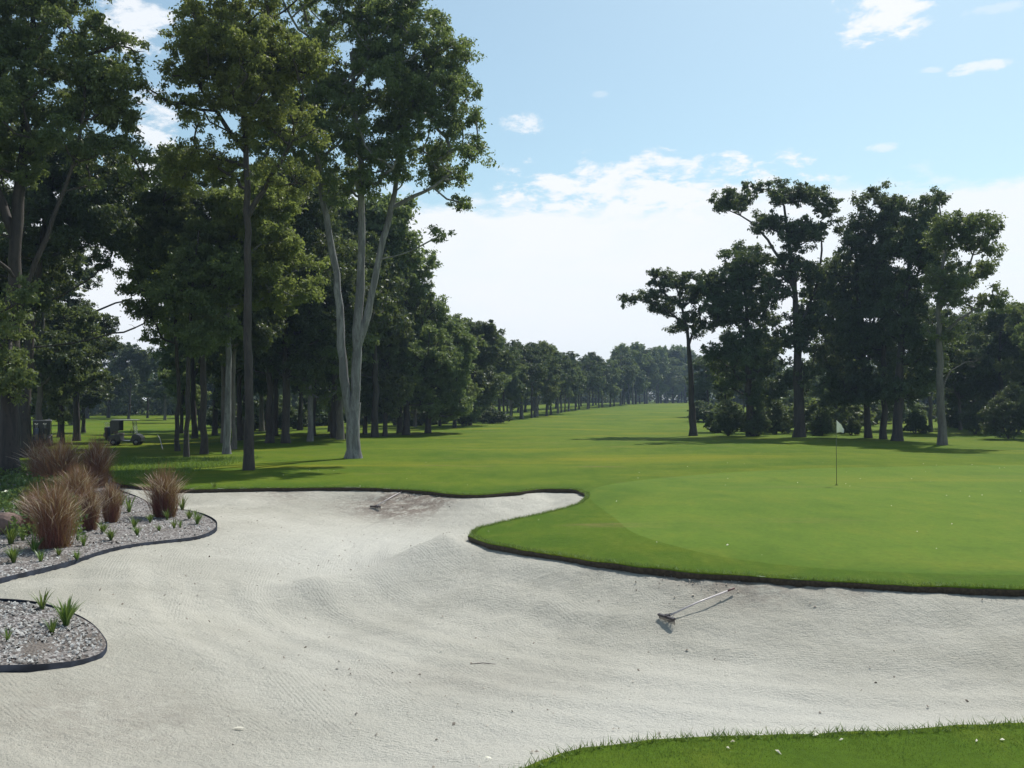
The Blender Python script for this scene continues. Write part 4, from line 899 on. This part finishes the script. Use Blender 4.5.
# ---------------------------------------------------------------- golf carts
M_cream = plain('cart_paint', (.03, .033, .042), .35); M_roof = plain('cart_roof', (.3, .3, .32), .5); M_tyre = plain('tyre', (.02, .02, .022), .8); M_rim = plain('rim', (.2, .2, .2), .4); M_vinyl = plain('vinyl', (.16, .14, .13), .6)
m, nt, b = new_mat('windscreen'); b.inputs['Base Color'].default_value = (.8, .85, .88, 1); b.inputs['Transmission Weight'].default_value = .9; b.inputs['Roughness'].default_value = .05; b.inputs['IOR'].default_value = 1.1; M_glass = m
M_bagr = plain('bag_cloth', (.10, .12, .2), .8); M_club = plain('club_steel', (.6, .6, .62), .3, 1)
def cart(px, py, rz, label, d):
    x = (px-512)/F*d; z = float(turf_z(x, d)); root = empty('golf_cart', (x, d, z), rz); tag(root, label, 'golf cart', 'golf carts parked under the left trees')
    bd = MB().prism([(-1.15, .3), (-1.15, .62), (-1.05, .74), (-.35, .74), (-.28, .36), (.38, .34), (.5, .72), (.72, .84), (.98, .74), (1.14, .5), (1.14, .3), (.95, .28), (-.95, .28)], -.56, .56).build('body', M_cream, root)
    bv = bd.modifiers.new('bev', 'BEVEL'); bv.width = .03; bv.segments = 2
    rf = MB().box((-.08, 0, 1.82), (1.75, 1.16, .06), bev=.028).build('roof', M_roof, root)
    for sx, tx in ((.62, .52), (-.88, -.80)):
        for y in (-.5, .5): MB().tube([(sx, y, .7), (tx, y, 1.8)], .02, 6).build('roof_post', M_dark, root, True)
    MB().box((-.5, 0, .80), (.5, 1.0, .13), bev=.04).build('seat', M_vinyl, root)
    MB().box((-.78, 0, 1.06), (.1, 1.0, .42), bev=.04).build('backrest', M_vinyl, root)
    MB().prism([(.64, .86), (.665, .86), (.565, 1.72), (.54, 1.72)], -.48, .48).build('windscreen', M_glass, root)
    MB().tube([(.45, .25, .7), (.25, .25, 1.02)], .018, 6).tube([(.25+.03*math.sin(a)*.6, .25+.17*math.cos(a), 1.02+.17*math.sin(a)) for a in [i*math.pi/8 for i in range(17)]], .014, 6, False).build('steering_wheel', M_dark, root, True)
    for wx in (.78, -.78):
        for wy in (-.5, .5):
            w = MB().tube([(wx, wy-.09, .23), (wx, wy-.07, .23), (wx, wy+.07, .23), (wx, wy+.09, .23)], [.19, .23, .23, .19], 18).build('wheel', M_tyre, root, True)
            sy = 1 if wy > 0 else -1; MB().tube([(wx, wy+sy*.085, .23), (wx, wy+sy*.1, .23)], [.12, .1], 12).build('rim', M_rim, w, True)
    MB().box((-1.22, 0, .42), (.18, .9, .05), bev=.015).build('bag_rack', M_dark, root)
    MB().box((-.93, 0, 1.3), (.22, 1.08, .98), bev=.05).box((-.62, .53, 1.42), (.5, .03, .74), bev=.01).box((-.62, -.53, 1.42), (.5, .03, .74), bev=.01).build('rear_cover', M_cream, root)
    for y in (-.42, .42): MB().tube([(1.145, y, .58), (1.165, y, .58)], [.07, .06], 12).build('headlight', M_rim, root, True)
    for k_, y in enumerate((-.26, .26)):
        # a bag strapped on the rack is its own thing
        br = empty('golf_bag', root.matrix_world@Vector((0, 0, 0))); c_, s_ = math.cos(rz), math.sin(rz); lx = -1.27
        br.location = (x+c_*lx-s_*y, d+s_*lx+c_*y, z+.45); br.rotation_euler = (0, 0, rz)
        side = 'left' if (k_ == 1) else 'right'
        tag(br, f'golf bag with clubs, {side} one on the {"side-on" if rz < 1 else "rear-facing"} golf cart', 'golf bag', 'golf bags on the carts')
        MB().tube([(0, 0, 0), (-.02, 0, .04), (-.04, 0, .45), (-.08, 0, .82), (-.09, 0, .86)], [.11, .13, .125, .14, .13], 14).build('bag', M_bagr if k_ else M_dark, br, True)
        MB().box((-.19, 0, .3), (.08, .18, .34), bev=.03).build('pocket', M_vinyl, br)
        for q_ in range(5):
            a = q_*1.26; cl_ = MB().tube([(-.08+.05*math.cos(a), .05*math.sin(a), .8), (-.1+.08*math.cos(a), .08*math.sin(a), 1.1+.04*q_ % .1)], .007, 5).box((-.1+.08*math.cos(a), .08*math.sin(a)+.03, 1.12+.04*q_ % .1), (.03, .09, .04), bev=.01).build('club', M_club, br)
    return root
cart(127, 446, math.radians(8), 'dark golf cart seen side-on left of the thin gums, roof and seats visible', 68)
cart(43, 447, math.radians(112), 'dark golf cart seen from behind between the left trunks', 66)
# pale stick on the lawn beside the cart
a = ray(158, 441); b_ = ray(163, 449)
st = MB().tube([(a[0], a[1], float(turf_z(*a))+.5), ((a[0]+b_[0])/2, (a[1]+b_[1])/2, float(turf_z(*b_))+.27), (b_[0], b_[1], float(turf_z(*b_)))], [.025, .03, .03], 7).build('stick', M_white, None, True)
tag(st, 'thin pale stick leaning on the lawn right of the golf cart', 'stick')
# bits in the sand
def litter(px, py, L, ang, label, name='fallen_leaf', mat=M_fleck, wd=.3):
    p = surf(px, py) if inside(np.array([surf(px, py).x]), np.array([surf(px, py).y]), SAND)[0] else None
    if p is None: return
    K = 7; V = []
    for i in range(K):
        t = i/(K-1); w = L*wd*math.sin(math.pi*min(max(t, .04), .97))*.5
        for s_ in (-1, 1): V.append(((t-.5)*L, s_*w, .012+.012*math.sin(t*3)+.006*abs(s_)))
    o = mesh_obj(name, V, [(2*i, 2*i+1, 2*i+3, 2*i+2) for i in range(K-1)], mat, None, True); o.location = p; o.rotation_euler = (0, 0, ang); attr(o, 'tint', [.9]*len(V)); tag(o, label, 'leaf')
litter(240, 728, .13, .1, 'pale dry withered gum leaf lying on the sand at lower left')
litter(488, 758, .09, -.5, 'small pale leaf on the sand beside the near bank')
def twig(px, py, L, ang, label):
    p = surf(px, py); o = MB().tube([(-L/2, 0, .012), (0, .02, .02), (L*.2, .01, .014), (L/2, -.02, .012)], [.004, .006, .006, .003], 6).build('twig', M_dark, None, True)
    o.location = p; o.rotation_euler = (0, 0, ang); tag(o, label, 'twig')
twig(483, 664, .35, .05, 'thin dark twig lying on the raked sand in the middle')
twig(119, 636, .2, .6, 'short twig beside the tip of the small bed')

# ---------------------------------------------------------------- air
HZ = 0.00034
if HZ:
    m, nt, b = new_mat('air'); nt.nodes.remove(b); v = nt.nodes.new('ShaderNodeVolumePrincipled'); v.inputs['Density'].default_value = HZ; v.inputs['Color'].default_value = (.55, .74, 1, 1); v.inputs['Anisotropy'].default_value = .2
    nt.links.new(v.outputs[0], nt.nodes['Material Output'].inputs['Volume'])
    hz = MB().box((0, 250, 18), (1500, 1000, 45)).build('haze', m); tag(hz, 'thin pale haze over the whole course', 'haze', kind='stuff')
